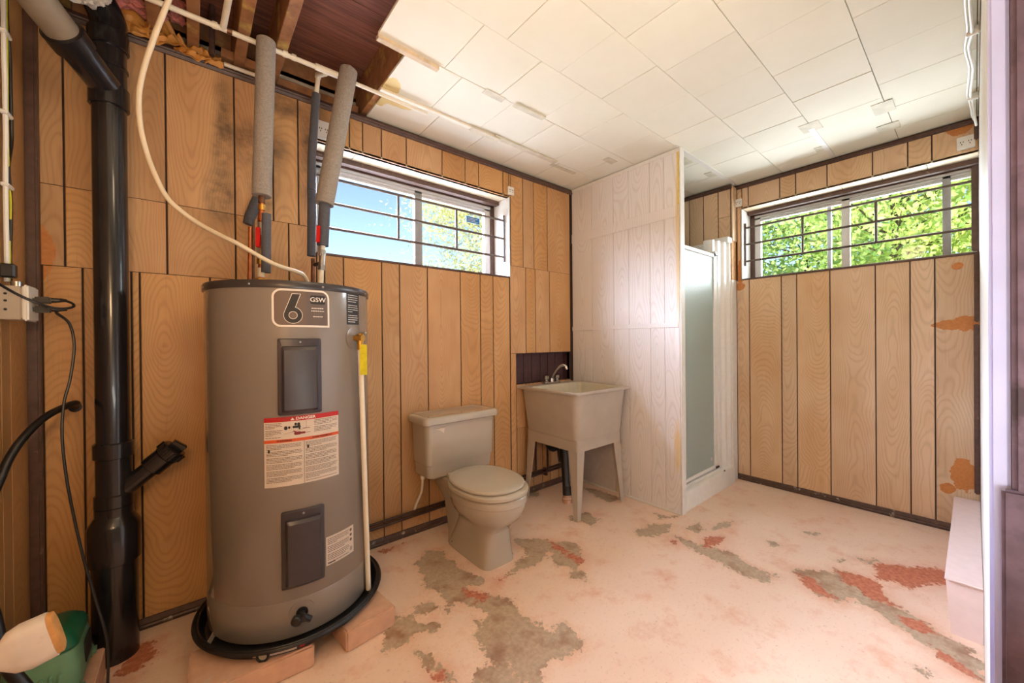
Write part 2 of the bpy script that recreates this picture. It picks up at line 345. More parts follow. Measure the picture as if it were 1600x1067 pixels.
class B:
    """collects shapes in world coordinates, then links them as one mesh object"""
    def __init__(s): s.bm = bmesh.new()
    def box(s, x0, x1, y0, y1, z0, z1, bev=0, seg=1):
        r = bmesh.ops.create_cube(s.bm, size=1)['verts']
        bmesh.ops.scale(s.bm, vec=(abs(x1-x0), abs(y1-y0), abs(z1-z0)), verts=r)
        bmesh.ops.translate(s.bm, vec=((x0+x1)/2, (y0+y1)/2, (z0+z1)/2), verts=r)
        if bev: bmesh.ops.bevel(s.bm, geom=list({e for v in r for e in v.link_edges}), offset=bev, segments=seg, affect='EDGES', clamp_overlap=True)
        return s
    def obox(s, c, ax, ay, hx, hy, hz, bev=0, seg=1):
        """oriented box: ax, ay directions"""
        ax = Vector(ax).normalized(); ay = Vector(ay); ay = (ay-ax*ay.dot(ax)).normalized(); az = ax.cross(ay)
        r = bmesh.ops.create_cube(s.bm, size=2)['verts']
        bmesh.ops.scale(s.bm, vec=(hx, hy, hz), verts=r)
        if bev:
            g = bmesh.ops.bevel(s.bm, geom=list({e for v in r for e in v.link_edges}), offset=bev, segments=seg, affect='EDGES', clamp_overlap=True)
            r = list({v for f in g['faces'] for v in f.verts} | {v for v in r if v.is_valid})
        m = Matrix((ax, ay, az)).transposed().to_4x4(); m.translation = Vector(c)
        bmesh.ops.transform(s.bm, matrix=m, verts=r); return s
    def rings(s, rings, cap0=True, cap1=True, closed=True):
        vs = [[s.bm.verts.new(p) for p in r] for r in rings]; n = len(vs[0])
        for a, b in zip(vs, vs[1:]):
            for i in range(n if closed else n-1):
                j = (i+1) % n
                try: s.bm.faces.new((a[i], a[j], b[j], b[i]))
                except ValueError: pass
        if closed:
            if cap0: s.bm.faces.new(list(reversed(vs[0])))
            if cap1: s.bm.faces.new(vs[-1])
        return s
    def tube(s, pts, r, n=12, cap=True):
        pts = [Vector(p) for p in pts]; rs = r if isinstance(r, (list, tuple)) else [r]*len(pts)
        t0 = (pts[1]-pts[0]).normalized(); up = Vector((0, 0, 1)) if abs(t0.z) < .9 else Vector((1, 0, 0))
        nrm = (up-t0*up.dot(t0)).normalized(); R = []
        for i, p in enumerate(pts):
            t = (pts[min(i+1, len(pts)-1)]-pts[max(i-1, 0)]).normalized()
            nrm = (nrm-t*nrm.dot(t)).normalized(); bn = t.cross(nrm)
            R.append([p+(nrm*math.cos(2*PI*k/n)+bn*math.sin(2*PI*k/n))*rs[i] for k in range(n)])
        return s.rings(R, cap, cap)
    def lathe(s, prof, c=(0, 0, 0), axis=(0, 0, 1), n=32, cap0=True, cap1=True):
        """profile [(radius, height)] turned about the axis through c"""
        a = Vector(axis).normalized(); up = Vector((1, 0, 0)) if abs(a.x) < .9 else Vector((0, 1, 0))
        u = (up-a*up.dot(a)).normalized(); w = a.cross(u); c = Vector(c)
        return s.rings([[c+a*h+(u*math.cos(2*PI*k/n)+w*math.sin(2*PI*k/n))*max(r, 1e-5) for k in range(n)] for r, h in prof], cap0, cap1)
    def poly(s, pts, d=None):
        vs = [s.bm.verts.new(p) for p in pts]; f = s.bm.faces.new(vs)
        if d is not None:
            g = bmesh.ops.extrude_face_region(s.bm, geom=[f])['geom']
            bmesh.ops.translate(s.bm, vec=d, verts=[v for v in g if isinstance(v, bmesh.types.BMVert)])
        return s
    def build(s, name, mat, parent=None, smooth=True, kind=None, recalc=True, label=None):
        if recalc: bmesh.ops.recalc_face_normals(s.bm, faces=s.bm.faces)
        me = bpy.data.meshes.new(name)
        co = [v.co for v in s.bm.verts]
        lo = Vector([min(c[i] for c in co) for i in range(3)]); hi = Vector([max(c[i] for c in co) for i in range(3)])
        c = (lo+hi)/2
        bmesh.ops.translate(s.bm, vec=-c, verts=s.bm.verts); s.bm.to_mesh(me); s.bm.free()
        return finish(name, me, mat, parent, c, smooth, kind, label)
def finish(name, me, mat, parent, c, smooth=True, kind=None, label=None):
    me.materials.append(M[mat] if isinstance(mat, str) else mat)
    if smooth:
        me.shade_smooth()
        try: me.set_sharp_from_angle(angle=math.radians(35))
        except Exception: pass
    o = bpy.data.objects.new(name, me); COL.objects.link(o)
    c = Vector(c); WORLD[o] = c
    if parent is not None: o.parent = parent; o.location = c-WORLD[parent]
    else: o.location = c
    if kind: o['kind'] = kind
    if label: o['label'] = label
    return o
def raw(name, verts, faces, mat, parent=None, smooth=False, kind=None, center=None):
    v = np.asarray(verts, float); c = (v.min(0)+v.max(0))/2 if center is None else np.array(center)
    me = bpy.data.meshes.new(name); me.from_pydata((v-c).tolist(), [], faces); me.update()
    return finish(name, me, mat, parent, Vector(c.tolist()), smooth, kind)
def spline(pts, n=8):
    P = [Vector(p) for p in pts]; P = [P[0]*2-P[1]]+P+[P[-1]*2-P[-2]]; out = []
    for i in range(1, len(P)-2):
        for k in range(n):
            t = k/n; a, b, c, d = P[i-1:i+3]
            out.append(.5*((2*b)+(c-a)*t+(2*a-5*b+4*c-d)*t*t+(3*b-a-3*c+d)*t**3))
    out.append(P[-2]); return out
def sup(cx, cy, hx, hy, z, e=2.5, n=40, rot=0):
    out = []
    for k in range(n):
        a = 2*PI*k/n; c, s_ = math.cos(a), math.sin(a)
        out.append(Vector((cx+hx*math.copysign(abs(c)**(2/e), c), cy+hy*math.copysign(abs(s_)**(2/e), s_), z)))
    return out
def rrect(x0, x1, y0, y1, r, z, n=4):
    out = []
    for cx, cy, a0 in ((x1-r, y1-r, 0), (x0+r, y1-r, 90), (x0+r, y0+r, 180), (x1-r, y0+r, 270)):
        for k in range(n+1):
            a = math.radians(a0+90*k/n); out.append(Vector((cx+r*math.cos(a), cy+r*math.sin(a), z)))
    return out

# ------------------------------------------------------------------ room shell
YA, XB, HC = 2.05, 3.28, 2.29
XL = -.425
YD = -.018
def add_board(parent, axis, a0, a1, z0, z1, face, mat, depth=.005, gap=.0029, name='panel_board'):
    """one board of the panelling with chamfered long edges; axis 'x' on the back wall, 'y' on the right and left walls"""
    a0 += gap; a1 -= gap; ch = .0022
    if a1-a0 < .006: return
    prof = [(a0, depth), (a0, ch*.8), (a0+ch, 0), (a1-ch, 0), (a1, ch*.8), (a1, depth)]
    b = B(); R = []
    for z in (z0+.0008, z1-.0008):
        if axis == 'x': R.append([Vector((a, face+d, z)) for a, d in prof])
        else: R.append([Vector((face+d*(1 if face > 1 else -1), a, z)) for a, d in prof])
    b.rings(R); return b.build(name, mat, parent, smooth=False)
def boards(parent, axis, edges, z0, z1, face, mat):
    for a, b in zip(edges, edges[1:]): add_board(parent, axis, a, b, z0, z1, face, mat)

# floor with traced peeled areas
def tz(L, ox, oy, s): return [onz(ox+x/s, oy+y/s, 0).xy for x, y in L]
a_ = (600, 700, 2.667); b_ = (1100, 540, 2.024)
GREY = [tz(L, *a_) for L in [
 [(130,480),(180,425),(240,430),(280,470),(350,520),(420,540),(430,560),(370,570),(330,580),(380,600),(430,615),(520,620),(560,660),(580,700),(640,730),(660,760),(690,770),(740,730),(790,775),(830,800),(825,850),(740,880),(700,860),(660,920),(640,979),(540,1000),(520,900),(440,880),(380,790),(400,740),(460,690),(370,650),(300,640),(270,690),(250,680),(260,630),(230,590),(180,590),(160,540)],
 [(550,380),(640,380),(700,385),(800,395),(825,430),(820,470),(800,500),(720,490),(690,430),(660,470),(600,500),(560,510),(520,525),(560,470),(600,440),(550,410)],
 [(770,520),(830,510),(840,550),(770,545)], [(780,290),(850,265),(890,300),(870,325),(830,310),(780,305)],
 [(1040,350),(1090,330),(1100,318),(1200,315),(1180,355),(1130,365),(1060,365)], [(1255,335),(1310,315),(1345,345),(1300,350)],
 [(1200,360),(1260,380),(1300,400),(1420,365),(1380,400),(1330,410),(1420,450),(1480,480),(1560,520),(1600,540),(1600,560),(1530,540),(1420,490),(1320,440),(1250,400)],
 [(830,165),(900,175),(960,200),(990,215),(940,225),(880,200)], [(1130,275),(1220,285),(1150,295)],
 [(110,670),(190,635),(225,660),(180,690),(130,700)], [(0,760),(60,700),(130,690),(120,740),(230,725),(220,755),(150,760),(100,810),(0,840)],
 [(120,840),(180,850),(280,940),(300,979),(250,979),(190,900)], [(380,940),(440,900),(560,900),(560,1000),(340,1000)], [(370,705),(400,705),(395,735),(375,735)],
 [(590,180),(640,170),(640,200),(600,205)]]]
GREY += [tz(L, *b_) for L in [
 [(275,710),(330,705),(410,720),(420,705),(470,720),(560,780),(620,830),(720,880),(760,920),(840,960),(880,1000),(885,1067),(800,1030),(740,970),(660,920),(610,890),(560,850),(480,800),(420,810),(360,790),(330,760)],
 [(0,650),(40,640),(80,650),(150,700),(240,730),(190,745),(100,710),(40,680)], [(480,672),(560,678),(520,690)], [(320,590),(360,592),(350,602)], [(205,618),(235,628),(215,634)],
 [(60,560),(95,555),(80,572),(30,580)], [(660,1010),(720,1030),(700,1050)], [(410,676),(440,678),(420,684)]]]
RUST = [tz(L, *b_) for L in [
 [(545,690),(600,690),(650,700),(740,705),(775,715),(775,760),(700,755),(650,770),(600,745),(545,740)], [(415,710),(470,720),(540,740),(580,800),(620,835),(540,810),(450,750)],
 [(290,720),(340,740),(400,780),(430,800),(400,805),(330,765)], [(620,860),(700,870),(750,920),(640,890)], [(720,950),(800,1000),(870,1060),(800,1030)], [(0,610),(60,600),(50,620),(0,640)]]]
RUST += [tz(L, *a_) for L in [[(680,385),(700,388),(830,465),(815,480),(740,440)], [(340,590),(400,600),(430,625),(380,640),(345,625)], [(455,545),(500,540),(490,560)], [(1195,385),(1230,385),(1210,402)], [(210,935),(250,930),(240,975),(205,970)]]]
RUST += [[onz(*q, 0).xy for q in L] for L in [[(200,1012),(240,1000),(248,1022),(205,1050),(190,1056)], [(590,862),(640,846),(650,842),(600,864)]]]
def sdf(P, polys):
    best = np.full(len(P), 1e3)
    for poly in polys:
        q = np.array([tuple(v) for v in poly]); d = np.full(len(P), 1e3); ins = np.zeros(len(P), bool)
        for i in range(len(q)):
            a, b = q[i], q[(i+1) % len(q)]; e = b-a
            t = np.clip(((P-a)@e)/(e@e+1e-12), 0, 1); d = np.minimum(d, np.hypot(*(P-a-t[:, None]*e).T))
            c = ((a[1] > P[:, 1]) != (b[1] > P[:, 1])) & (P[:, 0] < (b[0]-a[0])*(P[:, 1]-a[1])/(b[1]-a[1]+1e-12)+a[0]); ins ^= c
        best = np.minimum(best, np.where(ins, -d, d))
    return best
xs = np.concatenate([[-2.2, -1.2], np.arange(-.46, 3.36, .016), [3.5]]); ys = np.concatenate([[-2.6, -1.2, -.4], np.arange(-.06, 2.12, .016), [2.3]])
gx, gy = np.meshgrid(xs, ys); P2 = np.stack([gx.ravel(), gy.ravel()], 1); nx_, ny_ = len(xs), len(ys)
fc = [(j*nx_+i, j*nx_+i+1, (j+1)*nx_+i+1, (j+1)*nx_+i) for j in range(ny_-1) for i in range(nx_-1)]
floor = raw('floor', np.c_[P2, np.zeros(len(P2))], fc, 'floor', kind='structure', center=(0, 0, 0))
for nm, pol in (('grey', GREY), ('rust', RUST)):
    at = floor.data.attributes.new(nm, 'FLOAT', 'POINT'); at.data.foreach_set('value', np.clip(sdf(P2, pol), -.2, .3).astype(np.float32))
B().box(-2.2, 3.5, -2.6, 2.3, -.12, -.001).build('slab', 'concrete', floor)

# ---- back wall (the one with the heater), opening for window_1 and the tap recess
WX0, WX1, WZ0, WZ1 = .47, 1.688, 1.535, 2.085
wa = struct('wall_back', (1.4, YA, 0))
b = B(); y0, y1 = YA+.004, YA+.03
for x0, x1, z0, z1 in ((XL-.02, WX0, 0, 2.29), (WX0, WX1, 0, WZ0), (WX0, WX1, WZ1, 2.29), (WX1, 1.745, 0, 2.29), (1.745, 2.296, 0, .79), (1.745, 2.296, 1.003, 2.29), (2.296, XB+.05, 0, 2.29)):
    b.box(x0, x1, y0, y1, z0, z1)
b.build('backing', 'groove', wa, smooth=False)
b = B(); y0, y1 = YA+.10, YA+.26        # foundation behind the panelling
for x0, x1, z0, z1 in ((-.7, WX0, 0, 2.42), (WX0, WX1, 0, WZ0), (WX0, WX1, WZ1+.03, 2.42), (WX1, XB+.3, 0, 2.42)): b.box(x0, x1, y0, y1, z0, z1)
b.build('foundation', 'concrete', wa, smooth=False)
up = [XL, -.342, -.24, -.073, .149, .236, .292, .395, .47]
boards(wa, 'x', up, 1.656, 2.25, YA, 'wood_a')
boards(wa, 'x', [XL, -.342, -.24, -.073, .149], 1.374, 1.655, YA, 'wood_a')
boards(wa, 'x', [.149, .233, .352, .47], 1.374, 1.655, YA, 'wood_a')
boards(wa, 'x', [XL, -.396, -.301, -.176, -.153, .06, .2, .352, .47], .03, 1.373, YA, 'wood_a')
boards(wa, 'x', [.47, .506, .595, .792, .893, 1.064, 1.29, 1.441, 1.545, 1.688], .03, WZ0-.006, YA, 'wood_a')
boards(wa, 'x', [.47, .631, .698, .798, .941, 1.17, 1.334, 1.437, 1.638, 1.69], WZ1-.003, 2.25, YA, 'wood_a')
boards(wa, 'x', [1.69, 1.703, 1.815, 1.92, 2.06, 2.31], 1.617, 2.25, YA, 'wood_a')
boards(wa, 'x', [1.692, 1.837, 1.931, 2.077, 2.31], 1.006, 1.616, YA, 'wood_a')
boards(wa, 'x', [1.692, 1.743], .03, 1.005, YA, 'wood_a')
boards(wa, 'x', [1.743, 1.83, 1.90, 1.99, 2.07, 2.16, 2.25, 2.31], .48, .788, YA, 'wood_a')
boards(wa, 'x', [1.743, 1.83, 1.90, 1.99, 2.07, 2.16, 2.25, 2.31], .03, .479, YA, 'wood_a')
boards(wa, 'x', [2.38, 2.6, 2.8, 3.0, 3.26], 1.9, 2.25, YA, 'wood_a')
# recess behind the tap
b = B(); b.box(1.74, 2.30, YA+.075, YA+.09, .77, 1.02); b.build('recess_back', 'groove', wa, smooth=False)
for i, (a, c) in enumerate(zip([1.745, 1.80, 1.87, 1.95, 2.04, 2.12, 2.20], [1.80, 1.87, 1.95, 2.04, 2.12, 2.20, 2.296])): add_board(wa, 'x', a, c, .785, 1.01, YA+.07, 'purple', name='recess_board')
b = B(); b.box(1.737, 1.745, YA+.002, YA+.075, .785, 1.01); b.box(2.296, 2.304, YA+.002, YA+.075, .785, 1.01); b.box(1.737, 2.304, YA+.002, YA+.075, 1.003, 1.01); b.box(1.737, 2.304, YA+.002, YA+.075, .780, .787)
b.build('recess_edge', 'purple', wa, smooth=False)

# ---- right wall with window_2
BY0, BY1, BZ0, BZ1 = -.02, 1.149, 1.553, 2.097
wb = struct('wall_right', (XB, .6, 0))
b = B(); x0, x1 = XB+.004, XB+.03
for y0, y1, z0, z1 in ((-.12, BY0, 0, 2.29), (BY0, BY1, 0, BZ0), (BY0, BY1, BZ1, 2.29), (BY1, YA+.05, 0, 2.29)): b.box(x0, x1, y0, y1, z0, z1)
b.build('backing', 'groove', wb, smooth=False)
b = B(); x0, x1 = XB+.12, XB+.28
for y0, y1, z0, z1 in ((-.4, BY0-.02, 0, 2.42), (BY0-.02, BY1, 0, BZ0), (BY0-.02, BY1, BZ1+.03, 2.42), (BY1, YA+.3, 0, 2.42)): b.box(x0, x1, y0, y1, z0, z1)
b.build('foundation', 'concrete', wb, smooth=False)
boards(wb, 'y', [-.02, .146, .245, .396, .618, .802, .894, 1.102, 1.19], .03, BZ0-.006, XB, 'wood_b')
boards(wb, 'y', [-.02, .155, .252, .406, .63, .804, .90, 1.105, 1.15], BZ1-.003, 2.255, XB, 'wood_b')
boards(wb, 'y', [1.15, 1.185], BZ0-.006, 2.255, XB, 'wood_b')
# furred-out panels above the shower
b = B(); b.box(3.205, XB, 1.195, YA, 1.86, 2.26); b.build('backing', 'groove', wb, smooth=False)
boards(wb, 'y', [1.20, 1.292], 2.043, 2.25, 3.20, 'wood_b'); boards(wb, 'y', [1.20, 1.292], 1.86, 2.042, 3.20, 'wood_b')
boards(wb, 'y', [1.292, 1.405, 1.52, 1.7, 1.9, 2.05], 1.86, 2.25, 3.20, 'wood_b')
b = B(); b.box(3.198, XB, 1.186, 1.1955, 1.85, 2.27, .001); b.build('edge_strip', 'wood_b', wb, smooth=False)

# ---- left wall
wl = struct('wall_left', (XL, 1.0, 0))
B().box(XL-.03, XL-.006, -2.0, YA+.1, 0, 2.5).build('backing', 'groove', wl, smooth=False)
e = [2.05, 1.955, 1.875, 1.80, 1.60, 1.40, 1.15, .95, .70, .4, .1, -.3, -.8, -1.4, -2.0][::-1]
e = [v for v in e if abs(v-1.955) > .01]
for a_, c_ in zip(e, e[1:]): add_board(wl, 'y', a_, c_, .03, 2.40, XL, 'wood_c', gap=.0009)
# ---- wall on the camera side with its doorway, plus the room behind it
wf = struct('wall_front', (2.2, YD, 0))
B().box(1.02, 3.4, YD-.10, YD-.006, 0, 2.29).build('backing', 'white', wf, smooth=False)
boards(wf, 'x', [1.03, 1.22, 1.42, 1.62, 1.85, 2.05, 2.28, 2.5, 2.75, 3.0, 3.278], .0, 2.28, YD-.005, 'white') if 0 else None
for a, c in zip([1.03, 1.24, 1.42, 1.62, 1.85, 2.05, 2.28, 2.5, 2.75, 3.0], [1.24, 1.42, 1.62, 1.85, 2.05, 2.28, 2.5, 2.75, 3.0, 3.276]):
    B().box(a+.0015, c-.0015, YD-.006, YD, .0, 2.285, .002).build('white_board', 'white', wf, smooth=False)
B().box(-.45, -.25, YD-.10, YD, 0, 2.29).build('wall_stub', 'white', wf, smooth=False)
B().box(-.25, 1.02, YD-.10, YD, 2.28, 2.5).build('header', 'white', wf, smooth=False)
wk = struct('wall_hall', (.5, -2, 0))
B().box(-2.2, 3.5, -2.64, -2.6, 0, 2.5).build('panel', 'white', wk, smooth=False)
B().box(3.4, 3.44, -2.6, -.1, 0, 2.5).build('panel', 'white', wk, smooth=False)
B().box(-2.24, -2.2, -2.6, .0, 0, 2.5).build('panel', 'white', wk, smooth=False)
B().box(-2.2, -.44, -.12, -.02, 0, 2.5).build('panel', 'white', wk, smooth=False)

# ---- ceiling: tiles, joists, subfloor
ce = struct('ceiling', (1.4, 1, HC))
rows = [(-.6, -.31, .02), (-.31, -.01, .2), (-.01, .29, .11), (.29, .587, .25), (.587, .882, .13), (.882, 1.18, .07), (1.18, 1.48, .26), (1.48, 1.79, .05), (1.79, 2.062, .12)]
random.seed(11)
for y0, y1, off in rows:
    x = off-.9; first = True
    start = -.45
    if y0 >= 1.17: start = .565
    if y0 >= 1.47: start = .692
    while x < 3.3:
        a, c = max(x, start), min(x+.3, 3.29)
        x += .3
        if c-a < .03: continue
        dz = random.uniform(-.0012, .0012)
        yy = YD if y1 < .3 and y0 < YD < y1 else y0
        B().box(a+.0011, c-.0011, yy+.0011, y1-.0011, HC+dz, HC+.012+dz, .0012).build('ceiling_tile', 'tile', ce, smooth=False)
# exposed framing: joists run towards the back wall
for x0, x1 in ((-.36, -.322), (-.118, -.078), (-.005, .033), (.147, .187), (.275, .315), (.695, .735), (1.1, 1.138), (1.5, 1.538), (1.9, 1.938), (2.3, 2.338), (2.7, 2.738), (3.1, 3.138)):
    B().box(x0, x1, -.6, YA+.09, HC+.014, HC+.20, .002).build('joist', 'joist', ce, smooth=False)
for y0, y1 in ((2.0, 2.3), (1.62, 1.998), (1.25, 1.618), (.9, 1.248), (.5, .898), (-.6, .498)):
    B().box(-.7, 3.4, y0, y1, HC+.202, HC+.225, .001).build('subfloor_board', 'subfloor', ce, smooth=False)
B().box(-.7, 3.5, -2.7, YA+.3, HC+.23, HC+.30).build('floor_deck', 'joist', ce, smooth=False)
B().box(-2.3, 3.5, -2.65, -.6, HC+.01, HC+.03).build('hall_ceiling', 'tile', ce, smooth=False)
B().box(-.45, .69, YA+.035, YA+.095, 2.295, 2.345, .003).build('wall_plate', 'joist', ce, smooth=False)
b = B(); b.box(-.7, 3.5, YA+.10, YA+.14, 2.40, 2.52); b.box(XB+.12, XB+.16, -.4, 2.3, 2.40, 2.52); b.box(-.7, -.66, -.7, 2.2, 2.28, 2.52); b.build('rim_joist', 'joist', ce, smooth=False)
# torn strips, taped seams
B().obox((.70, 1.488, HC-.006), (1, .03, -.01), (0, 1, 0), .135, .012, .008, .001).build('lath_strip', 'lath', ce, smooth=False)
B().obox((1.05, 1.787, HC-.005), (1, .01, 0), (0, 1, 0), .36, .011, .006, .001).build('lath_strip', 'pvc', ce, smooth=False)
B().obox((1.62, 1.785, HC-.004), (1, .012, 0), (0, 1, 0), .26, .018, .005, .001).build('lath_strip', 'tape', ce, smooth=False)
B().obox((1.36, 1.475, HC-.006), (1, -.02, .01), (0, 1, 0), .10, .016, .004, .001).build('lath_strip', 'tape', ce, smooth=False)
B().obox((1.30, 1.79, HC-.012), (1, .01, -.02), (0, 1, 0), .10, .018, .003, .001).build('torn_tape', 'tape', ce, smooth=False)
B().box(2.72, 3.27, .58, .605, HC-.004, HC-.001).build('seam_strip', 'white', ce, smooth=False)
B().box(2.30, 3.20, 1.165, 1.195, HC-.006, HC-.001).build('seam_strip', 'white', ce, smooth=False)
for x, y, w, h in ((2.70, .59, .06, .09), (2.77, .30, .07, .08), (3.05, .31, .05, .09), (3.06, .62, .04, .05), (2.9, 1.22, .04, .06), (2.55, 1.24, .06, .06), (2.0, 1.83, .12, .03), (2.15, 1.55, .05, .05), (1.14, 1.49, .06, .04)):
    B().box(x-w, x+w, y-h/2, y+h/2, HC-.003, HC-.0014).build('tape_patch', 'tape', ce, smooth=False)

# ---- trims
def moulding(name, p0, p1, nrm, h, d, mat='trim'):
    p0, p1, nrm = Vector(p0), Vector(p1), Vector(nrm)
    pr = [(0, 0), (d*.5, 0), (d, h*.3), (d*.75, h*.45), (d, h*.6), (d*.6, h), (0, h)]
    o = B().rings([[p+nrm*a+Vector((0, 0, z)) for a, z in pr] for p in (p0, p1)]).build(name, mat, None, smooth=False, kind='structure')
    return o
moulding('trim_1', (XL, YA-.0005, 2.247), (2.33, YA-.0005, 2.247), (0, -1, 0), .034, .014)
moulding('trim_2', (XB-.0005, YD, 2.256), (XB-.0005, 1.186, 2.256), (-1, 0, 0), .026, .012)
moulding('trim_3', (3.198, 1.19, 2.25), (3.198, YA, 2.25), (-1, 0, 0), .030, .012)
moulding('baseboard_back', (XL, YA-.0005, .0), (2.33, YA-.0005, .0), (0, -1, 0), .042, .014, 'trim_worn')
moulding('baseboard_right', (XB-.0005, YD, .0), (XB-.0005, 1.185, .0), (-1, 0, 0), .045, .012, 'trim_worn')
B().box(XL+.001, XL+.03, YA-.035, YA-.0005, 0, 2.27, .006, 2).build('trim_4', 'trim', None, kind='structure')      # corner strip
t5 = struct('trim_5', (3.26, 0, 1.2))
for z0, z1, w in ((.24, 1.165, .022), (1.175, 1.55, .020), (1.56, 2.02, .028), (2.16, 2.27, .018)):
    B().box(XB-.018, XB-.0012, YD+.0008, YD+w, z0, z1, .005, 2).build('corner_strip', 'trim', t5)

# ---- partition beside the shower
wp = struct('wall_partition', (2.35, 1.6, 0))
B().box(2.336, 2.375, 1.168, YA-.002, 0, HC-.002).build('core', 'white', wp, smooth=False)
for a, c in zip([1.17, 1.27, 1.37, 1.53, 1.655, 1.85], [1.27, 1.37, 1.53, 1.655, 1.85, 2.046]): add_board(wp, 'y', a, c, 0, HC-.004, 2.330, 'white_panel', gap=.0008)
for z0, z1 in ((1.86, 1.93), (1.17, 1.20)): B().box(2.3262, 2.3296, 1.18, 2.046, z0, z1, .001).build('joint_tape', 'white_panel', wp, smooth=False)
B().box(2.320, 2.3296, 1.168, 2.046, .0, .012, .003).build('shoe_moulding', 'white', wp, smooth=False)
B().box(2.326, 2.3296, 1.168, 2.046, HC-.03, HC-.005, .002).build('top_moulding', 'white', wp, smooth=False)
B().box(2.3265, 2.3298, 1.169, 1.181, 1.935, HC-.03, .001).build('glue_strip', 'yellow_glue', wp, smooth=False)
B().box(2.3285, 2.378, 1.160, 1.168, 0, HC-.003, .001).build('end_cap', 'white', wp, smooth=False)

# ------------------------------------------------------------------ windows
def window(name, axis, a0, a1, z0, z1, face, side0, stiles, lights):
    w = struct(name, (0, 0, 0))
    def bx(p0, p1, d0, d1, q0, q1, nm, mat, bev=.0015):
        if axis == 'x': return B().box(p0, p1, face+d0, face+d1, q0, q1, bev).build(nm, mat, w, smooth=False)
        return B().box(face+d0, face+d1, p0, p1, q0, q1, bev).build(nm, mat, w, smooth=False)
    D = .17
    bx(a0, a1, -.006, .012, z0-.008, z0+.004, 'sill_nosing', 'trim'); bx(a0, a1, .012, D+.06, z0-.02, z0+.004, 'window_sill', 'trim')
    n = 6
    for k in range(n): bx(a0+(a1-a0)*k/n+.001, a0+(a1-a0)*(k+1)/n-.001, .0, D, z1, z1+.012, 'head_board', 'cream')
    bx(a0-.012, a0, .0, D, z0, z1, 'jamb_board', 'white'); bx(a1, a1+.012, .0, D, z0, z1, 'jamb_board', 'white')
    # fixed dark frame
    bx(a0, a1, D-.06, D-.02, z1-.028, z1, 'window_frame', 'trim'); bx(a0, a1, D, D+.06, z0, z0+.02, 'window_frame', 'trim')
    bx(a0, a0+side0, D, D+.06, z0, z1, 'window_frame', 'trim'); bx(a1-.03, a1, D, D+.06, z0, z1, 'window_frame', 'trim')
    bx(a0, a1, D, D+.06, z1-.03, z1, 'window_frame', 'trim')
    for p, wd, mat, dd in stiles: bx(p-wd/2, p+wd/2, D+.01+dd, D+.04+dd, z0+.02, z1-.03, 'sash_stile', mat)
    bx(a0+.03, a1-.03, D+.012, D+.04, z0+.018, z0+.034, 'sash_rail', 'frame'); [bx(a0+.03, a1-.03, D+.004+.006*k, D+.04, z1-.044-.016*k, z1-.030-.016*k, 'head_rail', 'wframe') for k in range(3)]
    ps = [a0+.03]+lights+[a1-.03]
    for p0, p1 in zip(ps, ps[1:]): bx(p0, p1, D+.024, D+.028, z0+.03, z1-.045, 'pane', 'glass', 0)
    return w
w1 = window('window_1', 'x', WX0, WX1, WZ0, WZ1, YA, .03, [(1.10, .05, 'frame', 0), (.52, .035, 'frame', .0), (1.635, .05, 'wframe', 0)], [1.10], )
w2 = window('window_2', 'y', BY0+.002, BY1, BZ0, BZ1, XB, .008, [(.565, .045, 'wframe', 0), (.658, .022, 'frame', .02), (.105, .035, 'frame', 0), (1.10, .045, 'wframe', 0), (.0, .022, 'wframe', 0)], [.105, .565])
q = ony(739, 344, YA+.19)
B().box(q.x-.055, q.x+.055, YA+.1905, YA+.1925, q.z-.02, q.z+.02).build('sticker', 'bluetag', w1, smooth=False, label='small blue sticker on the glass')
b = B()
for k in range(3): b.box(q.x-.045, q.x+.04-.02*(k % 2), YA+.1900, YA+.1904, q.z-.012+k*.010, q.z-.009+k*.010)
b.build('sticker_lines', 'white_ink', w1, smooth=False)

def grille(name, axis, a0, a1, zs, verts, face, label, brackets):
    g = thing(name, ((a0+a1)/2, face, zs[0]) if axis == 'x' else (face, (a0+a1)/2, zs[0]), label, 'window bars')
    def P(a, d, z): return Vector((a, face+d, z)) if axis == 'x' else Vector((face+d, a, z))
    for z in zs: B().tube([P(a0, 0, z), P(a1, 0, z)], .0075, 8).build('bar', 'bar', g)
    for a, z0, z1 in verts: B().tube([P(a, -.001, z0), P(a, -.001, z1)], .0075, 8).build('upright_bar', 'bar', g)
    for a in brackets: B().tube([P(a, -.004, zs[0]-.035), P(a, -.004, zs[-1]+.035)], .0065, 8).build('end_bar', 'bar', g)
    return g
grille('window_grille', 'x', WX0+.004, 1.682, [1.679, 1.807, 1.933], [(.91, 1.679, 1.933), (1.295, 1.679, 1.933)], 2.10, 'brown security bars across the window above the toilet', [1.679, WX0+.007])
grille('window_grille', 'y', .004, 1.144, [1.697, 1.828, 1.957], [(.777, 1.697, 1.957), (.397, 1.697, 1.957)], 3.33, 'brown security bars across the window right of the shower', [1.142])

